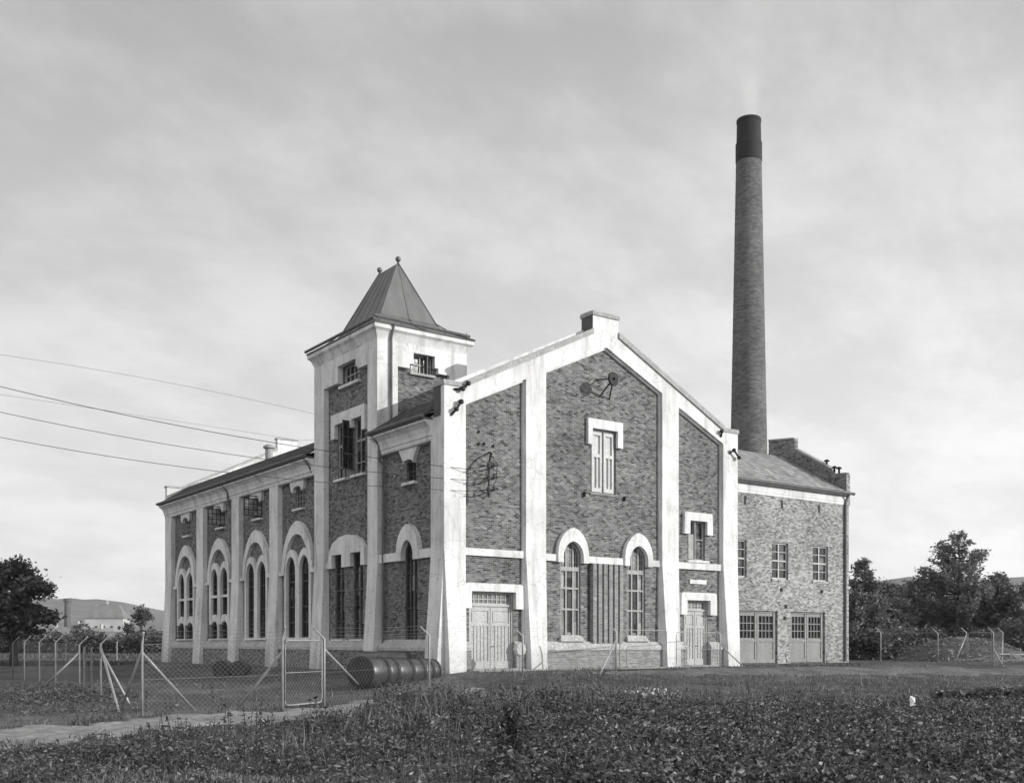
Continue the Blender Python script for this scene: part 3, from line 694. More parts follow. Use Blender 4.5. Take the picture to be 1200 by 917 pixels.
# tower crown: plaster frieze stepped round the windows, coved cornice, tin roof
MB().slab(LEFT, [(5.98,14.9),(6.95,14.9),(6.95,14.75),(8.0,14.75),(8.0,14.9),(8.2,14.9),(8.2,15.3),(10.15,15.3),(10.15,14.45),(11.75,14.45),(11.75,14.9),(12.88,14.9),(12.88,15.8),(5.98,15.8)], 0, LB-.004).build('tower_frieze', M['plaster'], ps)
tfw = rect(2.02, 3.25, 14.5, 15.42)
MB().slab(TOWF, [(1.0,9.5),(5.0,9.5),(5.0,15.8),(1.0,15.8)], .25, .6, [tfw]).build('tower_wall', M['brick'], ps)
MB().slab(TOWF, [(LB,9.5),(1.14,9.5),(1.14,14.62),(1.8,14.62),(1.8,14.85),(2.02,14.85),(2.02,15.42),(3.25,15.42),(3.25,14.85),(3.45,14.85),(3.45,14.6),(4.1,14.6),(4.1,14.2),(4.45,14.2),(4.45,9.5),(5.15,9.5),(5.15,15.8),(LB,15.8)], 0.002, .248).build('tower_frieze', M['plaster'], ps)
MB().box(4.75, 5.15, 6.6, 12.88, 9.5, 15.8).build('tower_wall', M['plaster'], ps)
MB().box(.75, 4.74, 12.45, 12.88, 9.5, 15.8).build('tower_wall', M['plaster'], ps)
w = window(ps, TOWF, tfw, .42, us=(2.6,), vs=(14.95,), fw=.06, bw=.05, mf='frame_white', mg='glass_pale')
MB().fbox(TOWF, 2.85, 2.9, 14.52, 15.4, .1, .4).build('sash', M['frame_dark'], w)
MB().fbox(TOWF, 1.9, 3.35, 14.38, 14.497, .1, .45).build('sill', M['concrete'], w)
def rsec(e, z, x0=0., x1=5.15, y0=5.98, y1=12.88): return [(x0-e,y0-e,z),(x1+e,y0-e,z),(x1+e,y1+e,z),(x0-e,y1+e,z)]
MB().loft([rsec(0,15.802), rsec(.03,15.9), rsec(.08,16.02), rsec(.15,16.16), rsec(.24,16.24), rsec(.28,16.26), rsec(.28,16.44), rsec(.2,16.445)]).build('tower_cornice', M['plaster'], ps)
for y0, y1 in ((7.6, 8.05), (9.0, 9.45), (10.6, 11.05), (11.9,12.3)):
    MB().loft([[LEFT(y0,15.82,-.04),LEFT(y1,15.82,-.04),LEFT(y1,15.82,.0),LEFT(y0,15.82,.0)],[LEFT(y0,16.1,-.16),LEFT(y1,16.1,-.16),LEFT(y1,16.1,-.05),LEFT(y0,16.1,-.05)],[LEFT(y0,16.255,-.27),LEFT(y1,16.255,-.27),LEFT(y1,16.255,-.1),LEFT(y0,16.255,-.1)]]).build('cornice_bracket', M['plaster'], ps)
cx, cy = 2.575, 9.43
def hip(hx, hy, z): return [(cx-hx,cy-hy,z),(cx+hx,cy-hy,z),(cx+hx,cy+hy,z),(cx-hx,cy+hy,z)]
hs = [(2.87,3.75,16.45),(2.89,3.77,16.5),(2.6,3.35,16.66),(2.2,2.8,16.92),(1.82,2.35,17.2),(1.6,2.08,17.5),(.05,.97,20.6)]
rf = MB().loft([hip(*h) for h in hs])
for k in range(1, 5):                        # standing seams
    for sgn in (-1, 1):
        f = k/5.; y_b = cy-2.08+4.16*f; y_t = cy-.97+1.94*f
        rf.tube([(cx+sgn*2.87, cy-3.75+7.5*f, 16.52), (cx+sgn*2.2, cy-2.8+5.6*f, 16.93), (cx+sgn*1.6, y_b, 17.51), (cx+sgn*.06, y_t, 20.58)], .025, 5)
for sgn in (-1, 1):
    for f in (.5,): rf.tube([(cx, cy+sgn*3.75, 16.52), (cx, cy+sgn*2.8, 16.93), (cx, cy+sgn*2.08, 17.51), (cx, cy+sgn*.97, 20.58)], .025, 5)
    for sx in (-1, 1): rf.tube([(cx+sx*2.87, cy+sgn*3.75, 16.52), (cx+sx*2.2, cy+sgn*2.8, 16.94), (cx+sx*1.6, cy+sgn*2.08, 17.52), (cx+sx*.05, cy+sgn*.97, 20.6)], .035, 6)
rfo = rf.build('tower_roof', M['zinc'], ps)
for yy in (cy-.97, cy+.97): MB().lathe([(.06,20.5),(.05,20.7),(.1,20.73),(.14,20.8),(.14,20.87),(.1,20.94),(.02,20.98)], 14, (cx,yy,0)).build('finial', M['zinc'], rfo, smooth=True)
gt = MB().tube([(cx-2.92,cy-3.82,16.74),(cx+2.5,cy-3.82,16.64)], .075, 8).tube([(cx-2.92,cy-3.8,16.66),(cx-2.92,cy+3.8,16.66)], .075, 8)
for k in range(5): gt.tube([(cx-2.7+1.25*k,cy-3.72,16.47),(cx-2.7+1.25*k,cy-3.88,16.62),(cx-2.7+1.25*k,cy-3.82,16.78)], .02, 5)
gt.build('gutter', M['gutter'], rfo)
# downpipes
def downpipe(pts, parent, r=.06):
    m = MB().tube(pts, r, 8)
    return m.build('downpipe', M['pipe'], parent)
downpipe([(.72,5.6,16.5),(.72,5.88,15.9),(.72,5.88,11.3)], ps)
downpipe([(-.5,5.62,11.05),(-.1,5.62,10.6),(-.1,5.62,9.9),(.12,5.62,9.7),(.12,5.62,.2)], ps, .07)
downpipe([(-.5,24.95,11.05),(-.15,24.95,10.6),(-.12,24.95,9.9),(.14,24.95,9.6),(.14,24.95,.3)], ps, .07)
downpipe([(-.5,13.15,11.05),(-.15,13.15,10.6),(.16,13.15,10.0),(.16,13.15,.3)], ps, .07)
# dark interior so that nothing shines through
MB().box(1.2, 18.0, .75, 36.5, -.3, 11.8).build('interior', M['frame_dark'], ps)

# ------------------------------------------------------------------ annex at the right
ax = thing('brick_annex', 'pale mottled brick annex with slate roof and two garage doors beside the gable', 'building', (25.4,3,0))
AX0, AX1 = 18.66, 32.3
aw = [rect(21.1,22.72,5.02,7.2), rect(24.93,26.42,5.02,7.2), rect(28.72,30.22,5.02,7.2)]
ad = [rect(22.0,25.45,-.02,3.1), rect(26.62,29.92,-.02,3.1)]
MB().slab(ANX, [(AX0,-.6),(AX1,-.6),(AX1,9.93),(AX0,9.93)], 0, .4, aw+ad).build('brick_wall', M['brick_annex'], ax)
MB().box(AX1-.4, AX1, 3.41, 18, -.6, 10.6).build('brick_wall', M['brick_annex'], ax)
MB().box(AX0, AX1-.41, 17.6, 18, -.6, 10.6).build('brick_wall', M['brick_annex'], ax)
MB().box(AX0+.1, AX1-.45, 3.6, 17.5, -.3, 10.4).build('interior', M['frame_dark'], ax)
MB().slab(ANX, rect(AX0,AX1-.35,9.932,10.1), -.04, .4).slab(ANX, rect(AX0,AX1-.35,10.102,10.5), -.06, .4).build('frieze', M['plaster'], ax)
MB().slab(ANX, rect(AX1-.345,AX1+.02,9.932,11.85), -.08, .4).build('parapet_end', M['brick_annex'], ax)
MB().fbox(ANX, AX0, AX1-.36, 10.502, 10.56, -.32, .3).tube([ANX(AX0,10.64,-.34), ANX(AX1+.1,10.64,-.34)], .1, 8).build('gutter', M['gutter'], ax)
MB().loft([[(x,2.75,10.57),(x,2.72,10.70),(x,8.0,13.72),(x,13.3,10.7),(x,13.3,10.57)] for x in (AX0, AX1-.36)]).build('slate_roof', M['slate'], ax)
par = [(2.95,10.45),(13.1,10.45),(13.1,11.9),(9.2,14.1),(9.2,14.95),(7.0,14.75),(7.0,14.05),(4.2,12.4),(3.95,12.05),(2.95,12.0)]
MB().slab(LEFT, par, AX1-.35, AX1).build('parapet', M['brick'], ax)
MB().slab(LEFT, [(9.2,14.95),(7.0,14.75),(7.0,14.85),(9.2,15.05)], AX1-.4, AX1+.05).slab(LEFT, [(6.95,14.03),(4.2,12.42),(4.2,12.55),(6.95,14.16)], AX1-.4, AX1+.05).build('coping', M['concrete'], ax)
for y, z in ((4.55, 12.65), (3.95, 12.15), (3.6, 12.05)):
    MB().lathe([(.07,0),(.07,.28),(.18,.28),(.18,.34),(.04,.42)], 10, (AX1-.18,y,z)).build('vent_cowl', M['iron'], ax)
for u in (22.5, 25.75, 29.25): MB().fbox(ANX, u, u+.16, 9.25, 9.75, -.02, 0).build('vent_slot', M['iron'], ax)
for u, z in ((25.7,6.3-2.0),(29.5,4.3),(26.1,3.3),(26.0,2.6)): MB().fbox(ANX, u, u+.18, z, z+.2, -.06, -.001).build('wall_box', M['iron'], ax)
for p in aw:
    c = (p[0][0]+p[1][0])/2
    w = window(ax, ANX, p, .16, us=(), vs=(5.6, 6.65), thick_v=(6.12,), thick_u=(c,), fw=.09, bw=.04, mf='frame_white', mg='glass')
    MB().fbox(ANX, p[0][0]-.06, p[1][0]+.06, 4.88, 5.015, -.06, .2).build('sill', M['brick_annex'], w)
for p in ad:
    u0, u1 = p[0][0], p[1][0]; mid = (u0+u1)/2
    d = MB().slab(ANX, rect(u0,u1,0,3.1), .12, .3, [rect(u0+.1,u1-.1,.01,3.0)]).build('door', M['door_annex'], ax)
    for a, b in ((u0+.11, mid-.02), (mid+.02, u1-.11)):
        l = MB().slab(ANX, rect(a,b,.03,2.98), .15, .23, [rect(a+.17,b-.17,1.5,2.8)])
        l.fbox(ANX, a, a+.15, .03, 2.98, .11, .15).fbox(ANX, b-.15, b, .03, 2.98, .11, .15).fbox(ANX, a+.15, b-.15, 1.28, 1.42, .11, .15).fbox(ANX, a+.15, b-.15, .03, .25, .11, .15)
        for k in range(1, 4): x = a+.17+(b-a-.34)*k/4; l.fbox(ANX, x-.02, x+.02, 1.5, 2.8, .16, .22)
        for z in (1.93, 2.37): l.fbox(ANX, a+.17, b-.17, z-.025, z+.025, .158, .222)
        lo = l.build('leaf', M['door_annex'], d)
        MB().fbox(ANX, a+.15, b-.15, 1.48, 2.82, .232, .25).build('leaf_glass', M['glass_dark'], d)
    MB().fbox(ANX, mid-.015, mid+.015, .05, 2.95, .145, .16).build('joint', M['iron'], d)
    h = MB()
    for z in (.6, 2.45): h.fbox(ANX, u1-.06, u1+.12, z, z+.08, .05, .12).fbox(ANX, u0-.12, u0+.06, z, z+.08, .05, .12)
    h.build('hinge', M['iron'], d)
downpipe([(31.85,2.6,10.6),(31.85,2.9,10.2),(31.85,2.9,.05)], ax, .075)

# ------------------------------------------------------------------ chimney stack and its smoke
cp = at(877.5, 78); CHX, CHY = cp.x, cp.y
stk = thing('smokestack', 'tall round tapering brick smokestack rising behind the annex roof', 'chimney', (CHX, CHY, 0))
MB().lathe([(1.62,-.5),(1.36,14),(.93,36.7)], 48, (CHX,CHY,0)).build('shaft', M['brick_stack'], stk, smooth=True)
MB().lathe([(.92,36.65),(.965,36.7),(.965,38.0),(.9,38.05),(.87,39.55),(.9,39.6),(.9,39.78),(.72,39.79),(.7,38.5)], 48, (CHX,CHY,0)).build('head', M['brick_soot'], stk)
MB().tube([(CHX+.93,CHY-.2,38.6),(CHX+.95,CHY-.2,40.1)], .03).build('lightning_rod', M['iron'], stk)
ld = MB(); lx, ly = -RT[0]*.97-FW[0]*.25, -RT[1]*.97-FW[1]*.25
def stack_r(z): return 1.62-.26*z/14 if z < 14 else 1.36-.43*(z-14)/22.7
for z in range(13, 37): ld.tube([(CHX+lx*(stack_r(z)+.01)-FW[1]*.0, CHY+ly*(stack_r(z)+.01), z), (CHX+lx*(stack_r(z)+.16), CHY+ly*(stack_r(z)+.16), z+.02)], .015, 4)
ld.build('rung', M['iron'], stk)
sm = MB(); secs = []
for k in range(14):
    t = k/13.; r = .8+2.4*t; n = 24
    secs.append([(CHX+r*math.cos(2*math.pi*j/n), CHY+r*math.sin(2*math.pi*j/n), 39.85+12*t) for j in range(n)])
sm.loft(secs); smo = sm.build('smoke', None, smooth=True, origin=(CHX, CHY, 39.85))
m, nt, b = new_mat('chimney_smoke'); nt.nodes.remove(b)
pv = N(nt, 'ShaderNodeVolumePrincipled'); pv.inputs['Color'].default_value = grey(1.); pv.inputs['Anisotropy'].default_value = .1
ov = coords(nt); spx = N(nt, 'ShaderNodeSeparateXYZ'); nt.links.new(ov, spx.inputs[0])
fl = N(nt, 'ShaderNodeVectorMath', operation='MULTIPLY'); fl.inputs[1].default_value = (1,1,0); nt.links.new(ov, fl.inputs[0])
le = N(nt, 'ShaderNodeVectorMath', operation='LENGTH'); nt.links.new(fl.outputs[0], le.inputs[0])
rz_ = N(nt, 'ShaderNodeMath', operation='MULTIPLY_ADD'); rz_.inputs[1].default_value = .2; rz_.inputs[2].default_value = .75; nt.links.new(spx.outputs[2], rz_.inputs[0])
dvd = N(nt, 'ShaderNodeMath', operation='DIVIDE'); nt.links.new(le.outputs['Value'], dvd.inputs[0]); nt.links.new(rz_.outputs[0], dvd.inputs[1])
fade = N(nt, 'ShaderNodeMapRange', interpolation_type='SMOOTHSTEP'); fade.inputs[1].default_value = 1.; fade.inputs[2].default_value = .1; nt.links.new(dvd.outputs[0], fade.inputs[0])
fz_ = N(nt, 'ShaderNodeMapRange'); fz_.inputs[1].default_value = 0; fz_.inputs[2].default_value = 4.2; fz_.inputs[3].default_value = 1.7; fz_.inputs[4].default_value = .12; nt.links.new(spx.outputs[2], fz_.inputs[0])
f = noise(nt, coords(nt, (.7,.7,.4)), 1., 4, .6)
mr = N(nt, 'ShaderNodeMapRange'); mr.inputs[1].default_value = .35; mr.inputs[2].default_value = .65; mr.inputs[3].default_value = .25; mr.inputs[4].default_value = 1.; nt.links.new(f, mr.inputs[0])
p1 = N(nt, 'ShaderNodeMath', operation='MULTIPLY'); nt.links.new(fade.outputs[0], p1.inputs[0]); nt.links.new(fz_.outputs[0], p1.inputs[1])
p2 = N(nt, 'ShaderNodeMath', operation='MULTIPLY'); nt.links.new(p1.outputs[0], p2.inputs[0]); nt.links.new(mr.outputs[0], p2.inputs[1])
nt.links.new(p2.outputs[0], pv.inputs['Density']); nt.links.new(pv.outputs[0], nt.nodes['Material Output'].inputs['Volume'])
smo.data.materials.append(m); kind(smo, 'stuff', 'thin pale smoke drifting up from the smokestack head'); smo['category'] = 'smoke'

# ------------------------------------------------------------------ overhead wires
def lag(pts, u):
    s = 0
    for i, (a, v) in enumerate(pts):
        t = v
        for j, (b, _) in enumerate(pts):
            if i != j: t *= (u-b)/(a-b)
        s += t
    return s
pole_u, pole_d = -330, 38.
pp = at(pole_u, pole_d)
wires = [([(0,452.7),(368,526),(563,551)], Vector((1.95,-.56,9.0)), .014, 'thick black overhead wire, highest of the three reaching the wall insulators'),
         ([(0,482.6),(280,533.5),(563,563.5)], Vector((1.95,-.56,8.47)), .012, 'black overhead wire, middle one of the three reaching the wall insulators'),
         ([(0,512),(280,555),(563,575.5)], Vector((1.95,-.56,7.95)), .012, 'black overhead wire, lowest of the three reaching the wall insulators'),
         ([(0,415.5),(184,445.7),(369,485)], Vector((-.05,12.6,13.3)), .007, 'thin overhead wire, topmost of all, running to the tower'),
         ([(0,462),(177,488.7),(366,518)], Vector((-.02,12.87,12.0)), .006, 'thin overhead wire crossing between the thick ones towards the tower side')]
for pts, end, r, lab in wires:
    P = []
    a = Vector((end.x, end.y)); b = Vector((pp.x, pp.y))
    for k in range(33):
        q = b.lerp(a, k/32)
        dx, dy = q.x-CAM[0], q.y-CAM[1]; d = dx*FW[0]+dy*FW[1]; s = dx*RT[0]+dy*RT[1]; u = 600+FPX*s/d
        u = max(u, -420)
        P.append((q.x, q.y, CAM[2]+(HY-lag(pts, u))/FPX*d))
    P[-1] = tuple(end)
    tag(MB().tube(P, r, 5).build('power_line', M['cable'], smooth=True), lab, 'wire', 'overhead wires from the left')

up_ = thing('utility_pole', 'tarred wooden pole with cross arms carrying the overhead wires', 'pole', (pp.x, pp.y, gzf(pp.x, pp.y)))
zt = CAM[2]+(HY-330)/FPX*pole_d
MB().tube([(pp.x,pp.y,gzf(pp.x,pp.y)-.5),(pp.x,pp.y,zt+1.6)], [.17,.11], 12).build('shaft', M['pole'], up_, smooth=True)
for dz in (1.2, -.2, -1.6): MB().box(pp.x-.06, pp.x+.06, pp.y-.9, pp.y+.9, zt+dz-.06, zt+dz+.06).build('cross_arm', M['pole'], up_)

# ------------------------------------------------------------------ fences
def post(m, x, y, z0, z1, lean, r=.035, arm=.42):
    L = Vector((lean[0], lean[1], 0)).normalized()*arm*.75
    m.tube([(x,y,z0-.1),(x,y,z1),(x+L.x,y+L.y,z1+arm*.75)], [r,r,r*.9], 8)
def netting(m, a, b, za0, za1, zb0, zb1, pitch=.1, r=.0032):
    """diamond netting between two posts"""
    a = Vector(a); b = Vector(b); Ln = (b-a).length; H = max(za1-za0, zb1-zb0)
    def P(s, h):
        f = s/Ln; p = a.lerp(b, f); z0 = za0+(zb0-za0)*f; z1 = za1+(zb1-za1)*f
        return Vector((p.x, p.y, z0+(z1-z0)*h/H))
    k = -H
    d = pitch*1.414
    while k < Ln:
        for sg in (1, -1):
            s0, s1 = k, k+H
            h0, h1 = 0., H
            if s0 < 0: h0 = -s0; s0 = 0
            if s1 > Ln: h1 = H-(s1-Ln); s1 = Ln
            if s1-s0 > .02:
                q0, q1 = (h0, h1) if sg == 1 else (H-h0, H-h1)
                m.tube([P(s0, q0), P(s1, q1)], r, 3, False)
        k += d
    for h in (0., H*.5, H): m.tube([P(0, h), P(Ln, h)], r*1.5, 4, False)
def barbs(m, a, b, za, zb, lean, arm=.42, r=.004):
    L = Vector((lean[0], lean[1], 0)).normalized()*arm*.75
    for f in (.3, .65, 1.):
        p0 = (a[0]+L.x*f, a[1]+L.y*f, za+arm*.75*f); p1 = (b[0]+L.x*f, b[1]+L.y*f, zb+arm*.75*f)
        mid = tuple((x+y)/2 for x, y in zip(p0, p1)); mid = (mid[0], mid[1], mid[2]-.04)
        m.tube([p0, mid, p1], r, 3, False)
def fence(name, label, pts, lean, pitch=.1, r=.0032, braces=(), gaps=(), group=None, net_h=1.0):
    o = pts[0]; root = thing(name, label, 'fence', (o[0], o[1], gzf(o[0], o[1])), group)
    for x, y, z1 in pts:
        m = MB(); post(m, x, y, gzf(x, y), z1, lean); m.build('post', M['galv'], root, smooth=True)
    for (x, y, zt), (fx, fy) in braces:
        MB().tube([(x,y,zt),(fx,fy,gzf(fx,fy)-.05)], .036, 8).build('brace', M['galv'], root, smooth=True)
    for i in range(len(pts)-1):
        if i in gaps: continue
        a, b = pts[i], pts[i+1]
        m = MB(); netting(m, (a[0],a[1]), (b[0],b[1]), gzf(a[0],a[1])+.03, a[2], gzf(b[0],b[1])+.03, b[2], pitch, r)
        m.build('netting', M['wire'], root, recalc=False)
        m = MB(); barbs(m, a, b, a[2], b[2], lean); m.build('barbed_wire', M['wire'], root, recalc=False)
    return root
def P3(u, d, v): p = at(u, d, v); return (p.x, p.y, p.z)
A_ = P3(166.5,27,755); B_ = P3(331,28.6,748); C_ = P3(380,30.5,748); D_ = P3(503,37,744); E_ = P3(612.5,44,745); F_ = P3(722,47.5,740); G_ = P3(787,51,737); H_ = P3(844,54,743)
rightlean = (RT[0], RT[1]); leftlean = (-RT[0], -RT[1])
def foot(u, v, z=-.64):
    d = (CAM[2]-z)*FPX/(v-HY); p = at(u, d); return (p.x, p.y)
fence('chain_link_fence', 'close diamond netting fence beside the dirt path, between the two nearest braced posts', [A_, B_], (-.2, -1), .095, .0042,
      [((A_[0],A_[1],A_[2]-.2), foot(230,831)), ((B_[0],B_[1],B_[2]-.35), foot(276,831)), ((A_[0],A_[1],A_[2]-.15), (A_[0]+.1, A_[1]+2.3))])
def gate(name, label, a, b, lean, swing=None, low=.08, top=0., pitch=.1, r=.004, rail=.016, mat='galv'):
    z0 = gzf(a[0],a[1]); root = thing(name, label, 'gate', (a[0],a[1],z0))
    a2 = Vector((a[0],a[1])).lerp(Vector((b[0],b[1])), .06); b2 = Vector((a[0],a[1])).lerp(Vector((b[0],b[1])), .94)
    zb = max(z0, gzf(b[0],b[1]))+low; zt = min(a[2], b[2])+top; c = .12
    dirv = (b2-a2).normalized()*c
    P = [(a2.x,a2.y,zb+c),(a2.x+dirv.x*.3,a2.y+dirv.y*.3,zb+c*.3),(a2.x+dirv.x,a2.y+dirv.y,zb),(b2.x-dirv.x,b2.y-dirv.y,zb),(b2.x-dirv.x*.3,b2.y-dirv.y*.3,zb+c*.3),(b2.x,b2.y,zb+c),(b2.x,b2.y,zt-c),(b2.x-dirv.x*.3,b2.y-dirv.y*.3,zt-c*.3),(b2.x-dirv.x,b2.y-dirv.y,zt),(a2.x+dirv.x,a2.y+dirv.y,zt),(a2.x+dirv.x*.3,a2.y+dirv.y*.3,zt-c*.3),(a2.x,a2.y,zt-c),(a2.x,a2.y,zb+c)]
    m = MB().tube(P, rail, 8); zm = (zb+zt)/2
    m.tube([(a2.x,a2.y,zm),(b2.x,b2.y,zm)], rail*.6, 6); m.build('gate_frame', M[mat], root, smooth=True)
    m = MB(); netting(m, a2, b2, zb+.02, zt-.02, zb+.02, zt-.02, pitch, r); m.build('netting', M['wire'], root, recalc=False)
    return root
gate('wire_gate', 'narrow wire gate with rounded pipe frame left of the steel drums', B_, C_, leftlean, top=-.04, low=.16)
fence('chain_link_fence', 'netting fence running in front of the steel drums to the gable front', [C_, D_, E_, F_], leftlean, .14, .0016,
      [((C_[0],C_[1],C_[2]-.3), foot(424,806,-.6)), ((F_[0],F_[1],F_[2]-.35), (F_[0]-2.1, F_[1]-1.3))])
gate('wire_gate', 'left leaf of the wide pipe gate in front of the arched windows', F_, (G_[0]-.12, G_[1], G_[2]), leftlean, top=.1, pitch=.2, r=.0022, mat='galv')
gate('wire_gate', 'right leaf of the wide pipe gate in front of the small door', (G_[0]+.12, G_[1], G_[2]), H_, leftlean, top=.1, pitch=.2, r=.0022)
fence('chain_link_fence', 'single braced end post of the fence by the right gable buttress', [H_], leftlean, braces=[((H_[0],H_[1],H_[2]-.5), (H_[0]+1.6, H_[1]-.2))])
# left enclosure, seen end on
Lp = [P3(15,54,753), P3(28.5,52,752), P3(46,49,752), P3(65,45.5,752.5), P3(93,40,755)]
fence('chain_link_fence', 'far netting fence with bent posts along the meadow, below the dark tree', Lp, rightlean, .16, .0022, [((Lp[4][0],Lp[4][1],Lp[4][2]-.3), (Lp[4][0]-1.2, Lp[4][1]+1.2))])
L5 = P3(118,33.5,754)
fence('chain_link_fence', 'leaning braced fence post standing alone by the half open gate', [L5], rightlean, braces=[((L5[0],L5[1],L5[2]-.1), foot(140,833)), ((L5[0],L5[1],L5[2]-.2), (L5[0]+.5, L5[1]-1.4))])
ga = P3(95,38,756); gb = P3(106,36,757)
gate('wire_gate', 'rusty netting gate leaf nearest the leaning post', gb, (L5[0]-.15, L5[1]+.4, L5[2]-.05), rightlean, pitch=.1, r=.003, mat='rust')
gate('wire_gate', 'rusty netting gate leaf hung on the last post of the far fence', (Lp[4][0]+.1,Lp[4][1]-.1,Lp[4][2]), (gb[0]-.1, gb[1]+.2, gb[2]), rightlean, pitch=.1, r=.003, mat='rust')
# right enclosure
R0 = P3(1032,62,741); R1 = P3(1099,64,742); R2 = P3(1132.5,63,741); R3 = P3(1164,62,741); R4 = P3(1175,66,741)
fence('chain_link_fence', 'netting fence before the dirt mound at the right, beyond the annex', [R0, R1, R2], leftlean, .2, .002, [((R2[0],R2[1],R2[2]-.1), (R2[0]-1.0, R2[1]+.2))])
gate('wire_gate', 'pale pipe gate in front of the dirt mound at the right', R2, R3, leftlean, top=.02, pitch=.16, r=.002)
fence('chain_link_fence', 'last fence corner beside the timber heap, with crossed braces', [R3, R4], leftlean, .12, .002, [((R4[0],R4[1],R4[2]-.4), (R4[0]-1.2, R4[1]-.6)), ((R3[0],R3[1],R3[2]-.9), (R3[0]+.6, R3[1]-.3))])

# ------------------------------------------------------------------ steel drums lying in rows by the corner
def drum(c, axis, r, L, label, n=28):
    c = Vector(c); root = thing('steel_drum', label, 'drum', (c.x, c.y, c.z-r), 'steel drums lying by the corner')
    ax_ = Vector(axis).normalized(); q = Vector((0,0,1)).rotation_difference(ax_)
    def put(m, name, mat, sm):
        m.v = [tuple(q @ Vector(p)+c) for p in m.v]; o = m.build(name, M[mat], root); 
        if sm:
            o.data.polygons.foreach_set('use_smooth', [len(p.vertices) == 4 for p in o.data.polygons])
        return o
    h = L/2
    put(MB().lathe([(r*.97,-h+.03),(r,-h+.06),(r,h-.06),(r*.97,h-.03)], n), 'shell', 'drum', True)
    for s in (-1, 1):
        put(MB().lathe([(r*.9,s*h-.035),(r*1.05,s*h-.035),(r*1.05,s*h+.035),(r*.9,s*h+.035)], n), 'hoop', 'drum_end', True)
        put(MB().lathe([(r*.3,s*(h-.015)-.008),(r*.95,s*(h-.03)-.008),(r*.95,s*(h-.03)+.008),(r*.3,s*(h-.015)+.008)], n), 'end_plate', 'drum_end', False)
    put(MB().lathe([(.07,-.04),(.07,.04)], 8, (r,0,0)), 'bung', 'drum_end', False)
    return root
PL = at(423, 40.6, 787); PR = at(506, 44.6, 786)
ord_ = ['first', 'second', 'third', 'fourth', 'fifth', 'sixth', 'seventh']
us = [423, 443.5, 455.6, 473.3, 487, 497.5, 506]
axv = (PR-PL)
def lerp_u(u):
    # where the line PL-PR is seen in direction u
    lo, hi = 0., 1.
    for _ in range(40):
        t = (lo+hi)/2; p = PL.lerp(PR, t); dx, dy = p.x-CAM[0], p.y-CAM[1]
        uu = 600+FPX*(dx*RT[0]+dy*RT[1])/(dx*FW[0]+dy*FW[1])
        if uu < u: lo = t
        else: hi = t
    return t
for i in range(6):
    t0, t1 = lerp_u(us[i]), lerp_u(us[i+1]); t = (t0+t1)/2; p = PL.lerp(PR, t); r = .6-.1*t; L = (t1-t0)*axv.length
    z = gzf(p.x, p.y)+r-.02
    drum((p.x,p.y,p.z), axv, r, L-.09, '%s steel drum from the left in the front row by the corner buttress' % ord_[i])
side = Vector((axv.y, -axv.x, 0)).normalized()*-1
for k, (lab) in enumerate(['dark steel drum behind the front row, its round end half hidden by the pipe brace', 'dark steel drum farthest back in the drum stack beside the gate']):
    p = PL+side*(1.2*(k+1))+axv.normalized()*(1.9+1.7*k); 
    drum((p.x,p.y,PL.z-.04), axv, .56, 1.2, lab)
q0 = at(262, 54, 779)
for k in range(2):
    drum((q0.x+.86*k*RT[0], q0.y+.86*k*RT[1], gzf(q0.x, q0.y)+.4), (FW[0], FW[1], 0), .42, .9, ['left of two shaded drums beneath the third buttress', 'right of two shaded drums beneath the third buttress'][k])
# long pipes stacked along the wall behind
pr = MB(); 
for k, (xx, zz, r) in enumerate(((-.95, .55, .28), (-1.5, .2, .24), (-.95, .05, .24))):
    o = MB().tube([(xx, 1.6, zz), (xx-.05, 5.7, zz)], r, 14).build('steel_pipe', M['drum'], smooth=True)
    tag(o, ['topmost dark pipe stacked along the wall behind the drums', 'front lower pipe stacked along the wall behind the drums', 'rear lower pipe against the wall behind the drums'][k], 'pipe', 'pipes stacked along the wall')
# wall lamp boxes / post with box by the first door
bx = thing('gate_post_box', 'white ringed switch box on a thin post by the left door', 'switch box', (3.9,-2.2,-.2))
p = P3(609, 44.6, 757)
# ------------------------------------------------------------------ vegetation
def leaves(points, size, up=.3, asp=.6, jitter=.35, seed=0):
    """one small bent leaf face per point"""
    r_ = np.random.default_rng(seed); n = len(points); P = np.asarray(points, float)
    a = r_.normal(size=(n,3)); a[:,2] *= .6; a /= np.linalg.norm(a, axis=1)[:,None]+1e-9
    b = r_.normal(size=(n,3)); b[:,2] += up; b -= (b*a).sum(1)[:,None]*a; b /= np.linalg.norm(b, axis=1)[:,None]+1e-9
    s = size*(1+jitter*r_.normal(size=n)).clip(.4, 2.)
    w = s*asp; a_ = a*s[:,None]; b_ = b*w[:,None]
    nrm = np.cross(a, b)*(s*asp*.45)[:,None]
    V = np.stack([P-a_, P+b_*.9-a_*.15+nrm, P+a_-nrm*.5, P-b_*.9-a_*.15+nrm], 1).reshape(-1,3)
    k = np.arange(n)*4
    F = np.stack([np.stack([k, k+2, k+1], 1), np.stack([k, k+3, k+2], 1)], 1).reshape(-1,3)
    return V, F
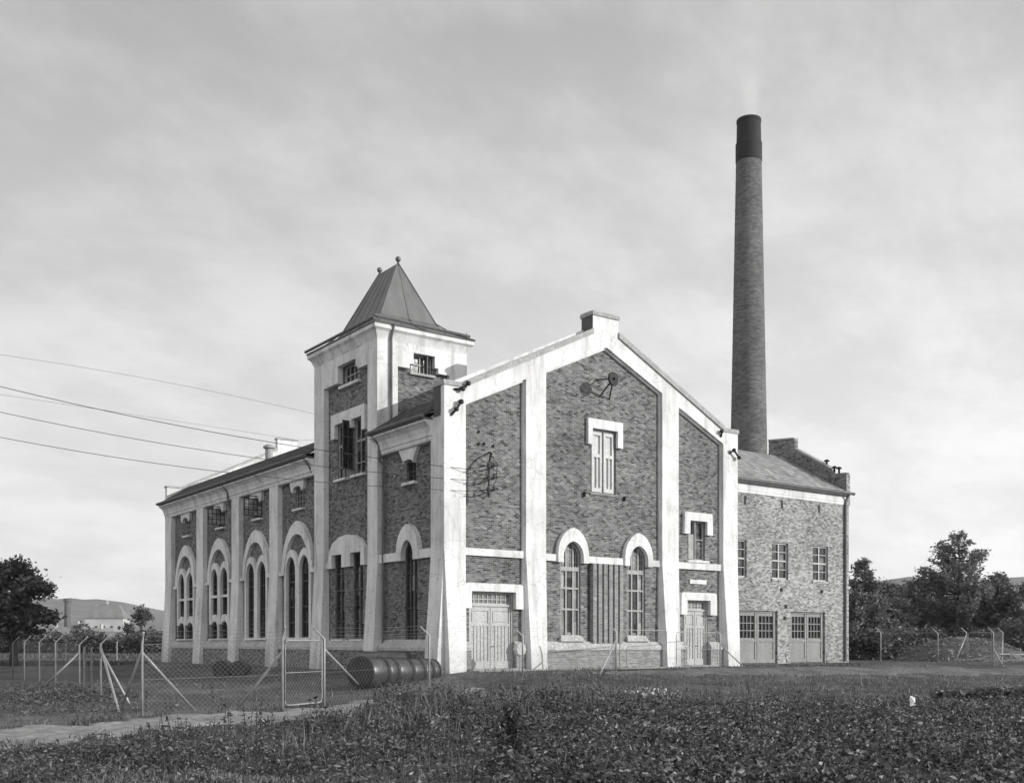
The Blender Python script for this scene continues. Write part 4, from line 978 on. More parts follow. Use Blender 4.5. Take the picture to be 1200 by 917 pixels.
def leaf_object(name, V, F, mat, parent=None, tone=None, origin=(0,0,0)):
    me = bpy.data.meshes.new(name); o = np.array(origin)
    V = V-o
    me.vertices.add(len(V)); me.vertices.foreach_set('co', V.ravel().astype(np.float32))
    k = F.shape[1]; me.loops.add(F.size); me.loops.foreach_set('vertex_index', F.ravel().astype(np.int32))
    me.polygons.add(len(F)); me.polygons.foreach_set('loop_start', (np.arange(len(F))*k).astype(np.int32)); me.polygons.foreach_set('loop_total', np.full(len(F), k, np.int32))
    me.update(calc_edges=True); me.validate()
    if tone is None: tone = rng.uniform(.6, 1.25, len(F))
    a = me.attributes.new('tone', 'FLOAT_COLOR', 'FACE'); a.data.foreach_set('color', np.repeat(np.asarray(tone)[:,None], 4, 1).ravel().astype(np.float32))
    me.materials.append(mat); ob = bpy.data.objects.new(name, me); col.objects.link(ob)
    if parent is not None: ob.parent = parent; ob.location = Vector(origin)-WPOS.get(parent.name, Vector((0,0,0)))
    else: ob.location = origin
    return ob
def tree(name, label, pos, blobs, trunk_h, trunk_r, nclump, per, csize, lsize, mat='leaf', seed=1, group=None, limbs=True, cat='tree'):
    """tapered trunk, a limb into every lobe, leaves gathered in clumps spread through the lobes"""
    pos = Vector(pos); r_ = np.random.default_rng(seed); root = thing(name, label, cat, pos, group)
    tr = MB(); top = Vector((0,0,trunk_h))
    if trunk_h > 0:
        tr.tube([pos+Vector((0,0,-.3)), pos+Vector((.04*trunk_h*.3,0,trunk_h*.5)), pos+top, pos+top*1.4], [trunk_r*1.3, trunk_r, trunk_r*.75, trunk_r*.35], 9)
        if limbs:
            for b in blobs:
                c = Vector(b[:3]); s = pos+top*(.7+.3*r_.random()); e = pos+c; mid = s.lerp(e, .5)+Vector((r_.normal()*.2, r_.normal()*.2, -.25))
                tr.tube([s, mid, e], [trunk_r*.5, trunk_r*.3, trunk_r*.1], 6)
        tr.build('trunk', M['bark'], root, smooth=True)
    vol = np.array([b[3]*b[4]*b[5] for b in blobs])**.8; cnt = (nclump*vol/vol.sum()).astype(int)+1
    pts = []; tones = []
    for b, k in zip(blobs, cnt):
        d = r_.normal(size=(k,3)); d /= np.linalg.norm(d, axis=1)[:,None]; rad_ = (r_.random(k)**.45)*(.78+.3*r_.random(k))
        cc = np.array(b[:3])+d*rad_[:,None]*np.array(b[3:6])
        for c in cc:
            n = int(per*r_.uniform(.5, 1.5)); pts.append(c+r_.normal(size=(n,3))*csize*np.array([1,1,.6])*r_.uniform(.6,1.3))
            tones.append(np.full(n, r_.uniform(.65, 1.25))*r_.uniform(.8, 1.2, n))
    P = np.concatenate(pts)+np.array(pos)
    V, F = leaves(P, lsize, seed=seed)
    leaf_object('crown', V, F, M[mat], root, np.repeat(np.concatenate(tones), 2), tuple(pos))
    return root
# big broadleaf at the left edge
def gp(u, d): p = at(u, d); return Vector((p.x, p.y, gzf(p.x, p.y)))
def lat(a, b): return (RT[0]*a+FW[0]*b, RT[1]*a+FW[1]*b)   # offset: a metres to the right, b metres away
def blob(a, b, z, ra, rz): x, y = lat(a, b); return (x, y, z, ra, ra, rz)
tree('broadleaf_tree', 'big dark round broadleaf tree at the left edge behind the far fence', gp(16, 85),
     [blob(-.6,0,4.4,2.4,1.5), blob(1.5,0,6.2,1.5,1.1), blob(-1.6,.4,7.0,2.0,1.3), blob(.2,.2,7.8,1.3,1.0), blob(1.9,0,4.0,1.2,.9), blob(-2.6,0,3.6,1.8,1.2), blob(1.3,-.4,2.9,1.1,.6), blob(-.8,-.4,2.7,1.3,.7), blob(-3.4,0,5.4,1.8,1.6)],
     2.4, .3, 420, 42, .33, .17, 'leaf', 3)
# trees at the right behind the mound
def conifer(name, label, pos, h, spread, seed, bias=1., lsize=.2, per=26, lean=0., sparse=1.):
    pos = Vector(pos); r_ = np.random.default_rng(seed); root = thing(name, label, 'tree', pos, 'trees behind the mound')
    tr = MB().tube([pos+Vector((0,0,-.3)), pos+Vector((0,0,h*.55)), pos+Vector((0,0,h*.98))], [.22, .14, .03], 8)
    pts = []; tn = []
    z = h*.08
    while z < h*.99:
        f = (z/h); L0 = spread*(1-f)**.85+.2
        for k in range(r_.integers(4, 7)):
            if r_.random() > sparse: continue
            t = r_.uniform(0, 2*math.pi); L = L0*r_.uniform(.45, 1.25); rise = r_.uniform(.2, .6)*L
            e = pos+Vector((L*math.cos(t), L*math.sin(t), z+rise)); s = pos+Vector((0,0,z))
            tr.tube([s, s.lerp(e, .55)+Vector((0,0,-.12*L)), e], [.05+.02*(1-f), .03, .01], 4, False)
            m = max(2, int(L/.42))
            for q in range(m):
                g = .35+.65*(q+1)/m; c = s.lerp(e, g)+Vector((0,0,(g-.6)*.1*L)); n = int(per*r_.uniform(.5, 1.3))
                pts.append(np.array(c)+r_.normal(size=(n,3))*np.array([.2,.2,.2])*r_.uniform(.7,1.3)); tn.append(np.full(n, r_.uniform(.65,1.25))*r_.uniform(.8,1.2,n))
        z += r_.uniform(.3, .5)*max(.6, h/11)
    tr.build('trunk', M['bark'], root, smooth=True)
    V, F = leaves(np.concatenate(pts), lsize, up=.6, asp=.45, seed=seed)
    leaf_object('crown', V, F, M['needle'], root, np.repeat(np.concatenate(tn), 2), tuple(pos)); return root
conifer('pine_tree', 'tallest pine at the right, with open ragged top against the sky', gp(1124, 100), 11.5, 6.6, 121, lsize=.16, per=26, sparse=.86)
conifer('pine_tree', 'bushy pine of middle height left of the tallest pine', gp(1082, 104), 7.6, 4.4, 22, lsize=.17, sparse=.8)
conifer('pine_tree', 'broad low pine right of the tallest pine', gp(1168, 98), 7.4, 4.0, 23, lsize=.17, sparse=.8)
conifer('pine_tree', 'dark pine close beside the annex corner', gp(1011, 92), 8.2, 3.0, 24, lsize=.17, sparse=.8)
conifer('pine_tree', 'short dark pine between the annex and the middle pine', gp(1040, 98), 6.6, 3.6, 25, lsize=.17, sparse=.8)
conifer('pine_tree', 'pine at the right edge, cut by the picture border', gp(1204, 96), 6.4, 4.0, 26, lsize=.17, sparse=.8)
conifer('pine_tree', 'dim pine deep in the group behind the tallest pine', gp(1140, 112), 8.0, 5., 27, lsize=.24)
conifer('pine_tree', 'dim pine deep in the group behind the short dark pine', gp(1060, 112), 6.8, 4.2, 28, lsize=.24)
def bush(u, d, w, h, label, seed, mat='bush', group='bushes beyond the meadow', n=60, ls=.14):
    p = gp(u, d)
    return tree('bush', label, p, [blob(0,0,h*.45,w*.5,h*.5), blob(-w*.25,.1,h*.35,w*.35,h*.42), blob(w*.27,-.1,h*.38,w*.33,h*.45)], .3, .06, n, 26, .06*w+.06, ls, mat, seed, group, True, 'bush')
for k, (u, d, w, h, lab) in enumerate([(1012, 76, 3.0, 2.6, 'dark bush right beside the annex corner behind the fence'), (1035, 78, 3.2, 2.4, 'dark bush behind the first fence post right of the annex'), (1058, 80, 3.4, 2.6, 'dark bush between two fence posts left of the mound'), (1082, 84, 3.6, 2.8, 'bush at the left foot of the dirt mound'), (1150, 90, 4.2, 2.6, 'bush behind the crest of the dirt mound'), (1180, 84, 4., 3.0, 'bush behind the timber heap'), (1200, 80, 4., 3.2, 'bush at the right picture edge beyond the timber')]):
    bush(u, d, w, h, lab, 60+k, group='bushes along the right fence', n=90)
for k, (u, d, w, h, lab) in enumerate([(62, 135, 5, 4.0, 'bush right of the big dark tree at the meadow edge'), (80, 150, 5, 3.4, 'bush below the distant thin chimney'), (102, 140, 5.5, 4.4, 'dark dense bush left of the small gabled house'), (137, 150, 4, 3.0, 'bush below the large pale house'), (152, 140, 5, 3.6, 'bush below the small slender tree'), (170, 130, 5.5, 4.0, 'wide bush in the row left of the long wing'), (186, 128, 4.5, 3.4, 'bush nearest the far corner of the long wing'), (36, 140, 5, 3.4, 'bush half behind the trunk of the big dark tree'), (8, 140, 5, 3.2, 'bush at the left edge under the big dark tree')]):
    bush(u, d, w, h, lab, 80+k, n=80, ls=.2)
tree('young_tree', 'small slender tree with round airy crown standing above the bushes', gp(165.5, 150), [blob(0,0,6.3,1.1,.9), blob(-.5,0,5.5,.9,.7), blob(.7,0,5.4,1.0,.8), blob(0,0,4.6,.5,.5)], 4.2, .12, 60, 24, .22, .16, 'leaf', 41)
tree('young_tree', 'small pointed tree close right of the large pale house', gp(151, 160), [blob(0,0,3.8,.9,1.4), blob(0,0,2.6,1.2,1.2)], 2, .12, 50, 24, .25, .18, 'leaf', 42)

# ------------------------------------------------------------------ low growth in front, one mass per kind
def inside_view(x, y, mu=40):
    dx, dy = x-CAM[0], y-CAM[1]; d = dx*FW[0]+dy*FW[1]; s = dx*RT[0]+dy*RT[1]
    u = 600+FPX*s/np.maximum(d, .1); v = HY+FPX*(CAM[2]-gz(x, y, False))/np.maximum(d, .1); return u, v, d
def dist_path(x, y, line=path_line, ws=PW):
    best = np.full(x.shape, 99.)
    for (a, b, w0, w1) in zip(line, line[1:], ws, ws[1:]):
        ax_, ay = a; bx_, by = b; L2 = (bx_-ax_)**2+(by-ay)**2
        t = np.clip(((x-ax_)*(bx_-ax_)+(y-ay)*(by-ay))/L2, 0, 1)
        best = np.minimum(best, np.hypot(x-ax_-t*(bx_-ax_), y-ay-t*(by-ay))-(w0+(w1-w0)*t)/2)
    return best
def vnoise(x, y, s, seed):
    r_ = np.random.default_rng(seed); o = 0
    for k in range(5):
        a = r_.uniform(0, 6.28); f = s*(1+k*.6); o = o+np.sin((x*math.cos(a)+y*math.sin(a))*f+r_.uniform(0, 6.28)+1.3*np.sin((x*math.sin(a)-y*math.cos(a))*f*.7))
    return o/5
def scatter(n, d0, d1, seed, umin=-60, umax=1260):
    r_ = np.random.default_rng(seed); d = np.sqrt(r_.uniform(d0*d0, d1*d1, n)); u = r_.uniform(umin, umax, n)
    a = (u-600)/FPX; x = CAM[0]+(FW[0]+RT[0]*a)*d; y = CAM[1]+(FW[1]+RT[1]*a)*d
    return x, y, u, d, r_
def blades(x, y, h, w, r_, lean=.35):
    n = len(x); z = gz(x, y); t = r_.uniform(0, 6.283, n); l = lean*h*r_.normal(size=n); t2 = r_.uniform(0, 6.283, n)
    B = np.stack([x, y, z-.02], 1); dx = np.stack([np.cos(t)*w, np.sin(t)*w, 0*w], 1)
    T = B+np.stack([np.cos(t2)*l, np.sin(t2)*l, h], 1); Mm = B+(T-B)*.5+np.stack([-np.cos(t2)*l*.2, -np.sin(t2)*l*.2, h*.1], 1)
    V = np.stack([B-dx, B+dx, Mm+dx*.7, T, Mm-dx*.7], 1).reshape(-1,3); F = np.arange(5*n).reshape(-1,5); return V, F
def on_building(x, y): return (x > -.7) & (y > -1.3) & (y < 38) & (x < 33)
# short grass over the open ground
x, y, u, d, r_ = scatter(190000, 11.5, 60, 101)
pd = np.minimum(np.minimum(dist_path(x, y), dist_path(x, y, yard_line, (.6,2.4,4.2,4.6,4.2,3.6))+.25*vnoise(x, y, 1.1, 71)), dist_path(x, y, [(-21,-17.5),(-17.9,-11),(-15.6,-7.6),(-12,-2),(-10,6)], (2.2,1.9,1.5,1.3,.5)))
den = np.clip(.5+.75*vnoise(x, y, .5, 5)+.35*vnoise(x, y, 1.6, 15), .04, 1)*np.where((y > -12) & (x < 0) & (y > -.6*(x+16)-11.5), .22, 1.)*np.where((x > 2) & (d > 36), .8, 1.)
ok = (~on_building(x, y)) & (r_.random(len(x)) < den*np.clip((pd+.1)/.8, .05+.12*(vnoise(x, y, 1.3, 44) > .15), 1)) & (y < 14)
x, y, d = x[ok], y[ok], d[ok]
h = .04+.14*r_.random(len(x))**2*(1+.8*vnoise(x, y, .4, 8)); w = .005+.0003*d
V, F = blades(x, y, h, w, r_)
kind(leaf_object('grass', V, F, M['blade'], tone=r_.uniform(.6, 1.3, len(F))), 'stuff', 'short rough grass over the open ground')
# tall grass and weeds on the near bank
def bank(u, d):
    b = np.exp(-((u-505)/85)**2-((d-24.5)/4.2)**2)*1.3+np.exp(-((u-660)/90)**2-((d-31)/4.5)**2)*.6
    b = b+np.exp(-((u-260)/200)**2-((d-17.4)/2.0)**2)*.34+np.exp(-((u-400)/40)**2-((d-21.)/1.6)**2)*.5+.14*((d < 17.5) & (d > 12))
    return b
x, y, u, d, r_ = scatter(120000, 12, 37, 102, -60, 830)
b = bank(u, d); ok = (r_.random(len(x)) < b*(.8+.6*vnoise(x, y, 1.1, 3))) & (dist_path(x, y) > .15)
x, y, d, u, b = x[ok], y[ok], d[ok], u[ok], b[ok]
h = (.07+.62*np.minimum(b, 1.)**1.3*r_.random(len(x)))*(.75+.6*r_.random(len(x))); w = .004+.00028*d
V, F = blades(x, y, h, w, r_, .4)
kind(leaf_object('tall_grass', V, F, M['blade'], tone=r_.uniform(.4, 1.2, len(F))), 'stuff', 'tall rank grass on the near bank beside the path')
n0 = len(x); sel = r_.random(n0) < .6
xs, ys, hs_ = x[sel], y[sel], h[sel]; rep = 9
P = np.stack([np.repeat(xs, rep)+r_.normal(size=len(xs)*rep)*.06, np.repeat(ys, rep)+r_.normal(size=len(xs)*rep)*.06, np.repeat(gz(xs, ys), rep)+np.repeat(hs_, rep)*r_.uniform(.1, 1., len(xs)*rep)], 1)
V, F = leaves(P, .032, up=.8, asp=.5, seed=9)
kind(leaf_object('weeds', V, F, M['weed'], tone=np.repeat(np.clip(r_.lognormal(-.2, .55, len(F)//2), .2, 2.4), 2)), 'stuff', 'leafy weeds mixed with the tall grass')
# leafy field crop at the right
x, y, u, d, r_ = scatter(15000, 12.2, 31.5, 103, 560, 1260)
rows = .5+.5*np.cos((x*.80+y*-.59)*2*math.pi/.62)
edge = sst(560, 700, u+40*vnoise(x, y, .8, 12))
ok = r_.random(len(x)) < (.3+.7*rows)*edge*np.clip((31-d)/5, 0, 1)*np.clip(.75+.9*vnoise(x, y, .5, 6)+.3*vnoise(x, y, 1.4, 61), .05, 1.2)
x, y, d = x[ok], y[ok], d[ok]; rep = 24; k = len(x)*rep
rr = .19*np.sqrt(r_.random(k)); t = r_.uniform(0, 6.283, k)
P = np.stack([np.repeat(x, rep)+rr*np.cos(t), np.repeat(y, rep)+rr*np.sin(t), np.repeat(gz(x, y), rep)+r_.uniform(.04, .32, k)*(1-rr*1.6)*np.repeat(r_.uniform(.7, 1.3, len(x)), rep)], 1)
V, F = leaves(P, .038, up=1.2, asp=.62, seed=10)
kind(leaf_object('crop_leaves', V, F, M['crop'], tone=np.repeat(np.clip(r_.lognormal(-.2, .75, len(F)//2), .12, 3.), 2)), 'stuff', 'low leafy field crop filling the right foreground')
x, y, u, d, r_ = scatter(2600, 31, 36, 104, 1100, 1260)
ok = np.abs(d-33-vnoise(x, y, .6, 4)) < 1.1; x, y = x[ok], y[ok]; rep = 8; k = len(x)*rep
P = np.stack([np.repeat(x, rep)+r_.normal(size=k)*.12, np.repeat(y, rep)+r_.normal(size=k)*.12, np.repeat(gz(x, y), rep)+r_.uniform(.05, .4, k)], 1)
V, F = leaves(P, .085, up=1.2, asp=.7, seed=12)
kind(leaf_object('crop_leaves', V, F, M['crop'], tone=r_.uniform(.7, 1.6, len(F))), 'stuff', 'strip of big cabbage like leaves near the right edge')
# debris and weeds on the left verge
x, y, u, d, r_ = scatter(9000, 24, 42, 105, -60, 150)
ok = (r_.random(len(x)) < .8*np.exp(-((u-75)/38)**2-((d-36)/3.)**2)) | (r_.random(len(x)) < .05)
x, y = x[ok], y[ok]; rep = 7; k = len(x)*rep
P = np.stack([np.repeat(x, rep)+r_.normal(size=k)*.13, np.repeat(y, rep)+r_.normal(size=k)*.13, np.repeat(gz(x, y), rep)+r_.uniform(.0, .3, k)], 1)
V, F = leaves(P, .06, up=.8, asp=.4, seed=13)
kind(leaf_object('weeds', V, F, M['weed'], tone=r_.uniform(.6, 1.3, len(F))), 'stuff', 'dark weeds and cut brush on the verge below the far fence')
x, y, u, d, r_ = scatter(26000, 12.2, 46, 107, 520, 1260)
ok = r_.random(len(x)) < np.clip(.9*vnoise(x, y, .75, 21)+.3*vnoise(x, y, 2.1, 22)-.12, 0, 1)*np.where(d > 30, .5, 1.)*(~on_building(x, y)); x, y, d = x[ok], y[ok], d[ok]
h = (.16+.34*r_.random(len(x))**2)*(1+.6*vnoise(x, y, .9, 23)); V, F = blades(x, y, h, .004+.00028*d, r_, .45)
kind(leaf_object('tall_grass', V, F, M['blade'], tone=r_.uniform(.4, 1.3, len(F))), 'stuff', 'tufts of rank grass breaking through the field crop')
sel = r_.random(len(x)) < .4; xs, ys, hs_ = x[sel], y[sel], h[sel]; rep = 7; k = len(xs)*rep
P = np.stack([np.repeat(xs, rep)+r_.normal(size=k)*.07, np.repeat(ys, rep)+r_.normal(size=k)*.07, np.repeat(gz(xs, ys), rep)+np.repeat(hs_, rep)*r_.uniform(.2, 1.1, k)], 1)
V, F = leaves(P, .034, up=.8, asp=.45, seed=19); kind(leaf_object('weeds', V, F, M['weed'], tone=np.repeat(np.clip(r_.lognormal(-.1, .5, k), .2, 2.2), 2)), 'stuff', 'small leaved weeds breaking through the field crop')
# dry grass along the verge at the very front, and tufts along the edges of the track
x, y, u, d, r_ = scatter(14000, 11.6, 14.2, 111); h = (.05+.12*r_.random(len(x)))*(1+.6*vnoise(x, y, 1.2, 45)); V, F = blades(x, y, h, np.full(len(x), .006), r_, .5)
kind(leaf_object('verge_grass', V, F, M['straw'], tone=r_.uniform(.5, 1.3, len(F))), 'stuff', 'pale dry grass along the verge at the very front')
x, y, u, d, r_ = scatter(160000, 14, 36, 112, -60, 640); pd = dist_path(x, y)
ok = (np.abs(pd-.05) < .4) & (r_.random(len(x)) < np.clip(.35+.8*vnoise(x, y, 1.5, 46), 0, 1)) & (pd > -.3-.25*vnoise(x, y, .9, 47)); x, y, d = x[ok], y[ok], d[ok]
V, F = blades(x, y, .05+.16*r_.random(len(x))**2, .004+.00028*d, r_, .45)
kind(leaf_object('verge_grass', V, F, M['blade'], tone=r_.uniform(.5, 1.3, len(F))), 'stuff', 'grass tufts creeping over the edges of the dirt path')
x, y, u, d, r_ = scatter(60000, 14, 36, 113, 330, 760); b = bank(u, d)
ok = (r_.random(len(x)) < .42*np.clip(b, 0, 1)*np.clip(.4+1.2*vnoise(x, y, 1.4, 48), 0, 1)) & (dist_path(x, y) > .2); x, y, d, b = x[ok], y[ok], d[ok], b[ok]
V, F = blades(x, y, (.3+.65*np.minimum(b, 1))*(.6+.6*r_.random(len(x))), .003+.0002*d, r_, .35)
kind(leaf_object('tall_grass', V, F, M['straw'], tone=r_.uniform(.5, 1.3, len(F))), 'stuff', 'pale flowering grass stalks standing out of the bank')
# single stalks of dock and thistle, each stem with its leaves
x, y, u, d, r_ = scatter(420, 12.6, 30, 114, 150, 1260); ok = (dist_path(x, y) > .6) & (r_.random(len(x)) < .35+.5*(u < 720)); sp = MB(); lp = []
for a, b in zip(x[ok], y[ok]):
    z0 = gzf(a, b); hh = r_.uniform(.35, .8); ox, oy = r_.normal(size=2)*.1*hh; sp.tube([(a, b, z0-.03), (a+ox*.4, b+oy*.4, z0+hh*.5), (a+ox, b+oy, z0+hh)], [.009, .007, .004], 4, False)
    n = int(40*hh); f = r_.random(n); lp.append(np.stack([a+ox*f+r_.normal(size=n)*.07*(1.15-f), b+oy*f+r_.normal(size=n)*.07*(1.15-f), z0+hh*f], 1))
kind(sp.build('weed_stalks', M['bark'], recalc=False), 'stuff', 'bare stems of dock and thistle among the low growth')
V, F = leaves(np.concatenate(lp), .045, up=.7, asp=.4, seed=115); kind(leaf_object('weeds', V, F, M['weed'], tone=np.repeat(np.clip(r_.lognormal(0, .5, len(F)//2), .25, 2.6), 2)), 'stuff', 'leaves of dock and thistle among the low growth')
# weed clumps: low domes of leaves that give the growth its hummocks
def clumps(cx_, cy_, rad_c, hgt, per, lsize, seed, name, mat, label, mean=-.25):
    r_ = np.random.default_rng(seed); pts = []; tn = []
    for a, b, rc, hc in zip(cx_, cy_, rad_c, hgt):
        n = int(per*(rc/.4)**2); t = r_.uniform(0, 6.283, n); ph = r_.uniform(0, 1, n)**.6; k = r_.uniform(.6, 1.12, n)
        pts.append(np.stack([a+rc*k*np.cos(t)*np.sqrt(1-ph**2*.9), b+rc*k*np.sin(t)*np.sqrt(1-ph**2*.9), gzf(a, b)+hc*ph*k], 1)); tn.append(np.clip(r_.lognormal(mean, .5, n), .15, 2.4)*r_.uniform(.7, 1.25))
    V, F = leaves(np.concatenate(pts), lsize, up=.9, asp=.48, seed=seed+1)
    return kind(leaf_object(name, V, F, M[mat], tone=np.repeat(np.concatenate(tn), 2)), 'stuff', label)
x, y, u, d, r_ = scatter(900, 13, 36, 201, 330, 760)
ok = (r_.random(len(x)) < np.clip(bank(u, d)*1.1, 0, 1)) & (dist_path(x, y) > .3); x, y, d, u = x[ok], y[ok], d[ok], u[ok]; bb = np.minimum(bank(u, d), 1)
clumps(x, y, r_.uniform(.2, .5, len(x)), (.22+.62*bb)*r_.uniform(.5, 1.15, len(x)), 170, .04, 202, 'weeds', 'weed', 'bushy rank weeds heaped on the bank left of centre')
x, y, u, d, r_ = scatter(420, 12.5, 22, 203, -60, 460)
ok = (r_.random(len(x)) < np.clip(.35+.9*vnoise(x, y, .9, 33), 0, 1)) & (dist_path(x, y) > .45); x, y = x[ok], y[ok]
clumps(x, y, r_.uniform(.12, .36, len(x)), r_.uniform(.1, .34, len(x)), 150, .032, 204, 'weeds', 'weed', 'low hummocks of weeds on the near left')
x, y, u, d, r_ = scatter(1500, 12.3, 31, 205, 580, 1260)
ok = (r_.random(len(x)) < np.clip(.3+1.1*vnoise(x, y, .7, 34), 0, 1)*np.clip((31-d)/6, 0, 1)); x, y = x[ok], y[ok]
clumps(x, y, r_.uniform(.16, .38, len(x)), r_.uniform(.2, .5, len(x)), 130, .042, 206, 'crop_leaves', 'crop', 'higher hummocks of the leafy field crop')
# white flowers
fp = at(762, 33); r_ = np.random.default_rng(5); k = 90
P = np.stack([fp.x+r_.normal(size=k)*.45*RT[0]+r_.normal(size=k)*.3, fp.y+r_.normal(size=k)*.6*RT[1]+r_.normal(size=k)*.3, np.zeros(k)], 1); P[:,2] = gz(P[:,0], P[:,1])+r_.uniform(.2, .42, k)
V, F = leaves(P, .04, up=2., asp=.9, seed=14); kind(leaf_object('flowers', V, F, M['petal'], tone=np.ones(len(F))), 'stuff', 'patch of small white flowers in the weeds before the gable')
# one tall dark stalk close to the station point
wp = at(602, 15.5); rt_ = thing('tall_weed', 'tall dark leafy weed stalk standing in the middle foreground', 'plant', (wp.x, wp.y, gzf(wp.x, wp.y)))
z0 = gzf(wp.x, wp.y); st = MB(); pts = []
for k in range(15):
    t = r_.uniform(0, 6.28); o = r_.uniform(.02, .2); hh = r_.uniform(.6, 1.25); e = Vector((wp.x+math.cos(t)*o*1.6, wp.y+math.sin(t)*o*1.6, z0+hh))
    st.tube([(wp.x+math.cos(t)*o*.4, wp.y+math.sin(t)*o*.4, z0-.05), (wp.x+math.cos(t)*o, wp.y+math.sin(t)*o, z0+hh*.6), e], [.008,.006,.003], 5)
    for q in range(85):
        f = r_.uniform(.05, 1.); pts.append((wp.x+math.cos(t)*o*(.4+1.2*f)+r_.normal()*.05*(1.2-f), wp.y+math.sin(t)*o*(.4+1.2*f)+r_.normal()*.05*(1.2-f), z0+hh*f+r_.normal()*.02))
st.build('stem', M['bark'], rt_); V, F = leaves(np.array(pts), .035, up=.8, asp=.45, seed=15)
leaf_object('foliage', V, F, M['weed'], rt_, r_.uniform(.35, .8, len(F)))
# scrap of paper in the crop
pw = at(1068, 24.5); z = gzf(pw.x, pw.y)+.48
m = MB(); m.add([(pw.x-.06,pw.y,z-.12),(pw.x+.08,pw.y-.05,z-.1),(pw.x+.12,pw.y-.02,z+.08),(pw.x+.02,pw.y+.05,z+.12),(pw.x,pw.y-.08,z)], [(0,1,4),(1,2,4),(2,3,4),(3,0,4)])
tag(m.build('paper_scrap', M['paper'], recalc=False), 'white crumpled scrap lying on the crop at the right', 'litter')

# ------------------------------------------------------------------ mound and timber at the right
mp = gp(1128, 72); r_m = random.Random(8); m = MB(); nn = 40; vs = []
for i in range(nn+1):
    for j in range(nn+1):
        a = (i/nn-.5)*2; b = (j/nn-.5)*2; ox, oy = lat(a*4.6, b*3.4); rr = math.hypot(a, b)
        h = 1.55*max(0, 1-rr**2.2)**.8*(1+.14*math.sin(4*a+2)*math.cos(4*b))-.15+.07*math.sin(13*a+3*b)*math.sin(11*b)+r_m.uniform(-.09,.09)*(rr < 1); vs.append((mp.x+ox, mp.y+oy, mp.z+h))
m.add(vs, [(i*(nn+1)+j, (i+1)*(nn+1)+j, (i+1)*(nn+1)+j+1, i*(nn+1)+j+1) for i in range(nn) for j in range(nn)])
kind(m.build('dirt_mound', M['mound'], smooth=True), 'structure')
mg = np.random.default_rng(31); k = 2600; a = mg.uniform(-1, 1, k); b = mg.uniform(-1, 1, k); keep_ = np.hypot(a, b) < 1.05; a = a[keep_]; b = b[keep_]; k = len(a)
rr = np.hypot(a, b); hh = 1.55*np.maximum(0, 1-rr**2.2)**.8-.1
P = np.stack([mp.x+RT[0]*a*4.6+FW[0]*b*3.4, mp.y+RT[1]*a*4.6+FW[1]*b*3.4, mp.z+hh+mg.uniform(-.02, .2, k)], 1)
V, F = leaves(P, .1, up=.6, asp=.5, seed=32); kind(leaf_object('mound_weeds', V, F, M['weed'], tone=np.repeat(mg.uniform(.8, 2.6, k), 2)), 'stuff', 'sparse weeds and clods over the dirt mound')
r_ = random.Random(4); tp = gp(1186, 66)
for k in range(9):
    a = r_.uniform(-2.4, 2.6); b = r_.uniform(-.8, .8); ox, oy = lat(a, b); t = r_.uniform(-.5, .5); L = r_.uniform(.8, 1.7); ex, ey = lat(math.cos(t)*L, math.sin(t)*L); zz = tp.z+.1+.8*max(0, 1-abs(a)/3)*r_.random(); dz = r_.uniform(-.25, .35)
    p0 = Vector((tp.x+ox-ex, tp.y+oy-ey, max(tp.z+.05, zz-dz))); p1 = Vector((tp.x+ox+ex, tp.y+oy+ey, zz+dz+.1))
    mm = MB(); dd = (p1-p0).normalized(); sd = dd.cross(Vector((0,0,1))).normalized()*.09; up = Vector((0,0,.025))
    mm.loft([[q-sd-up, q+sd-up, q+sd+up, q-sd+up] for q in (p0, p1)])
    tag(mm.build('plank', M['timber']), 'weathered plank in the timber heap at the right fence corner', 'plank', 'planks in the timber heap')

# ------------------------------------------------------------------ the far distance
def hill(name, u0, u1, d, prof, mat='hill'):
    m = MB(); n = 60; vs = []
    for i in range(n+1):
        u = u0+(u1-u0)*i/n; v = np.interp(u, [p[0] for p in prof], [p[1] for p in prof]); v += .5*math.sin(u*.21)+.4*math.sin(u*.57+1)+1.
        for k in range(9):
            f = k/8; dd = d*(1-.45*(1-f)); top = CAM[2]+(HY-v)/FPX*d; p = at(u, dd); vs.append((p.x, p.y, -3+(top+3)*(f**1.5)))
        p = at(u, d*1.25); vs.append((p.x, p.y, -5))
    m.add(vs, [(i*10+k, (i+1)*10+k, (i+1)*10+k+1, i*10+k+1) for i in range(n) for k in range(9)])
    return kind(m.build(name, M[mat], smooth=True, recalc=False), 'structure')
hill('hills', -500, 420, 2400, [(-500,705),(-200,690),(0,699),(50,699),(80,700),(120,701),(150,705),(178,712),(210,715),(420,718)])
hill('hills', 700, 1700, 2000, [(700,715),(960,700),(1020,682),(1050,676),(1075,674),(1110,690),(1150,684),(1180,676),(1200,674),(1400,660),(1700,690)])
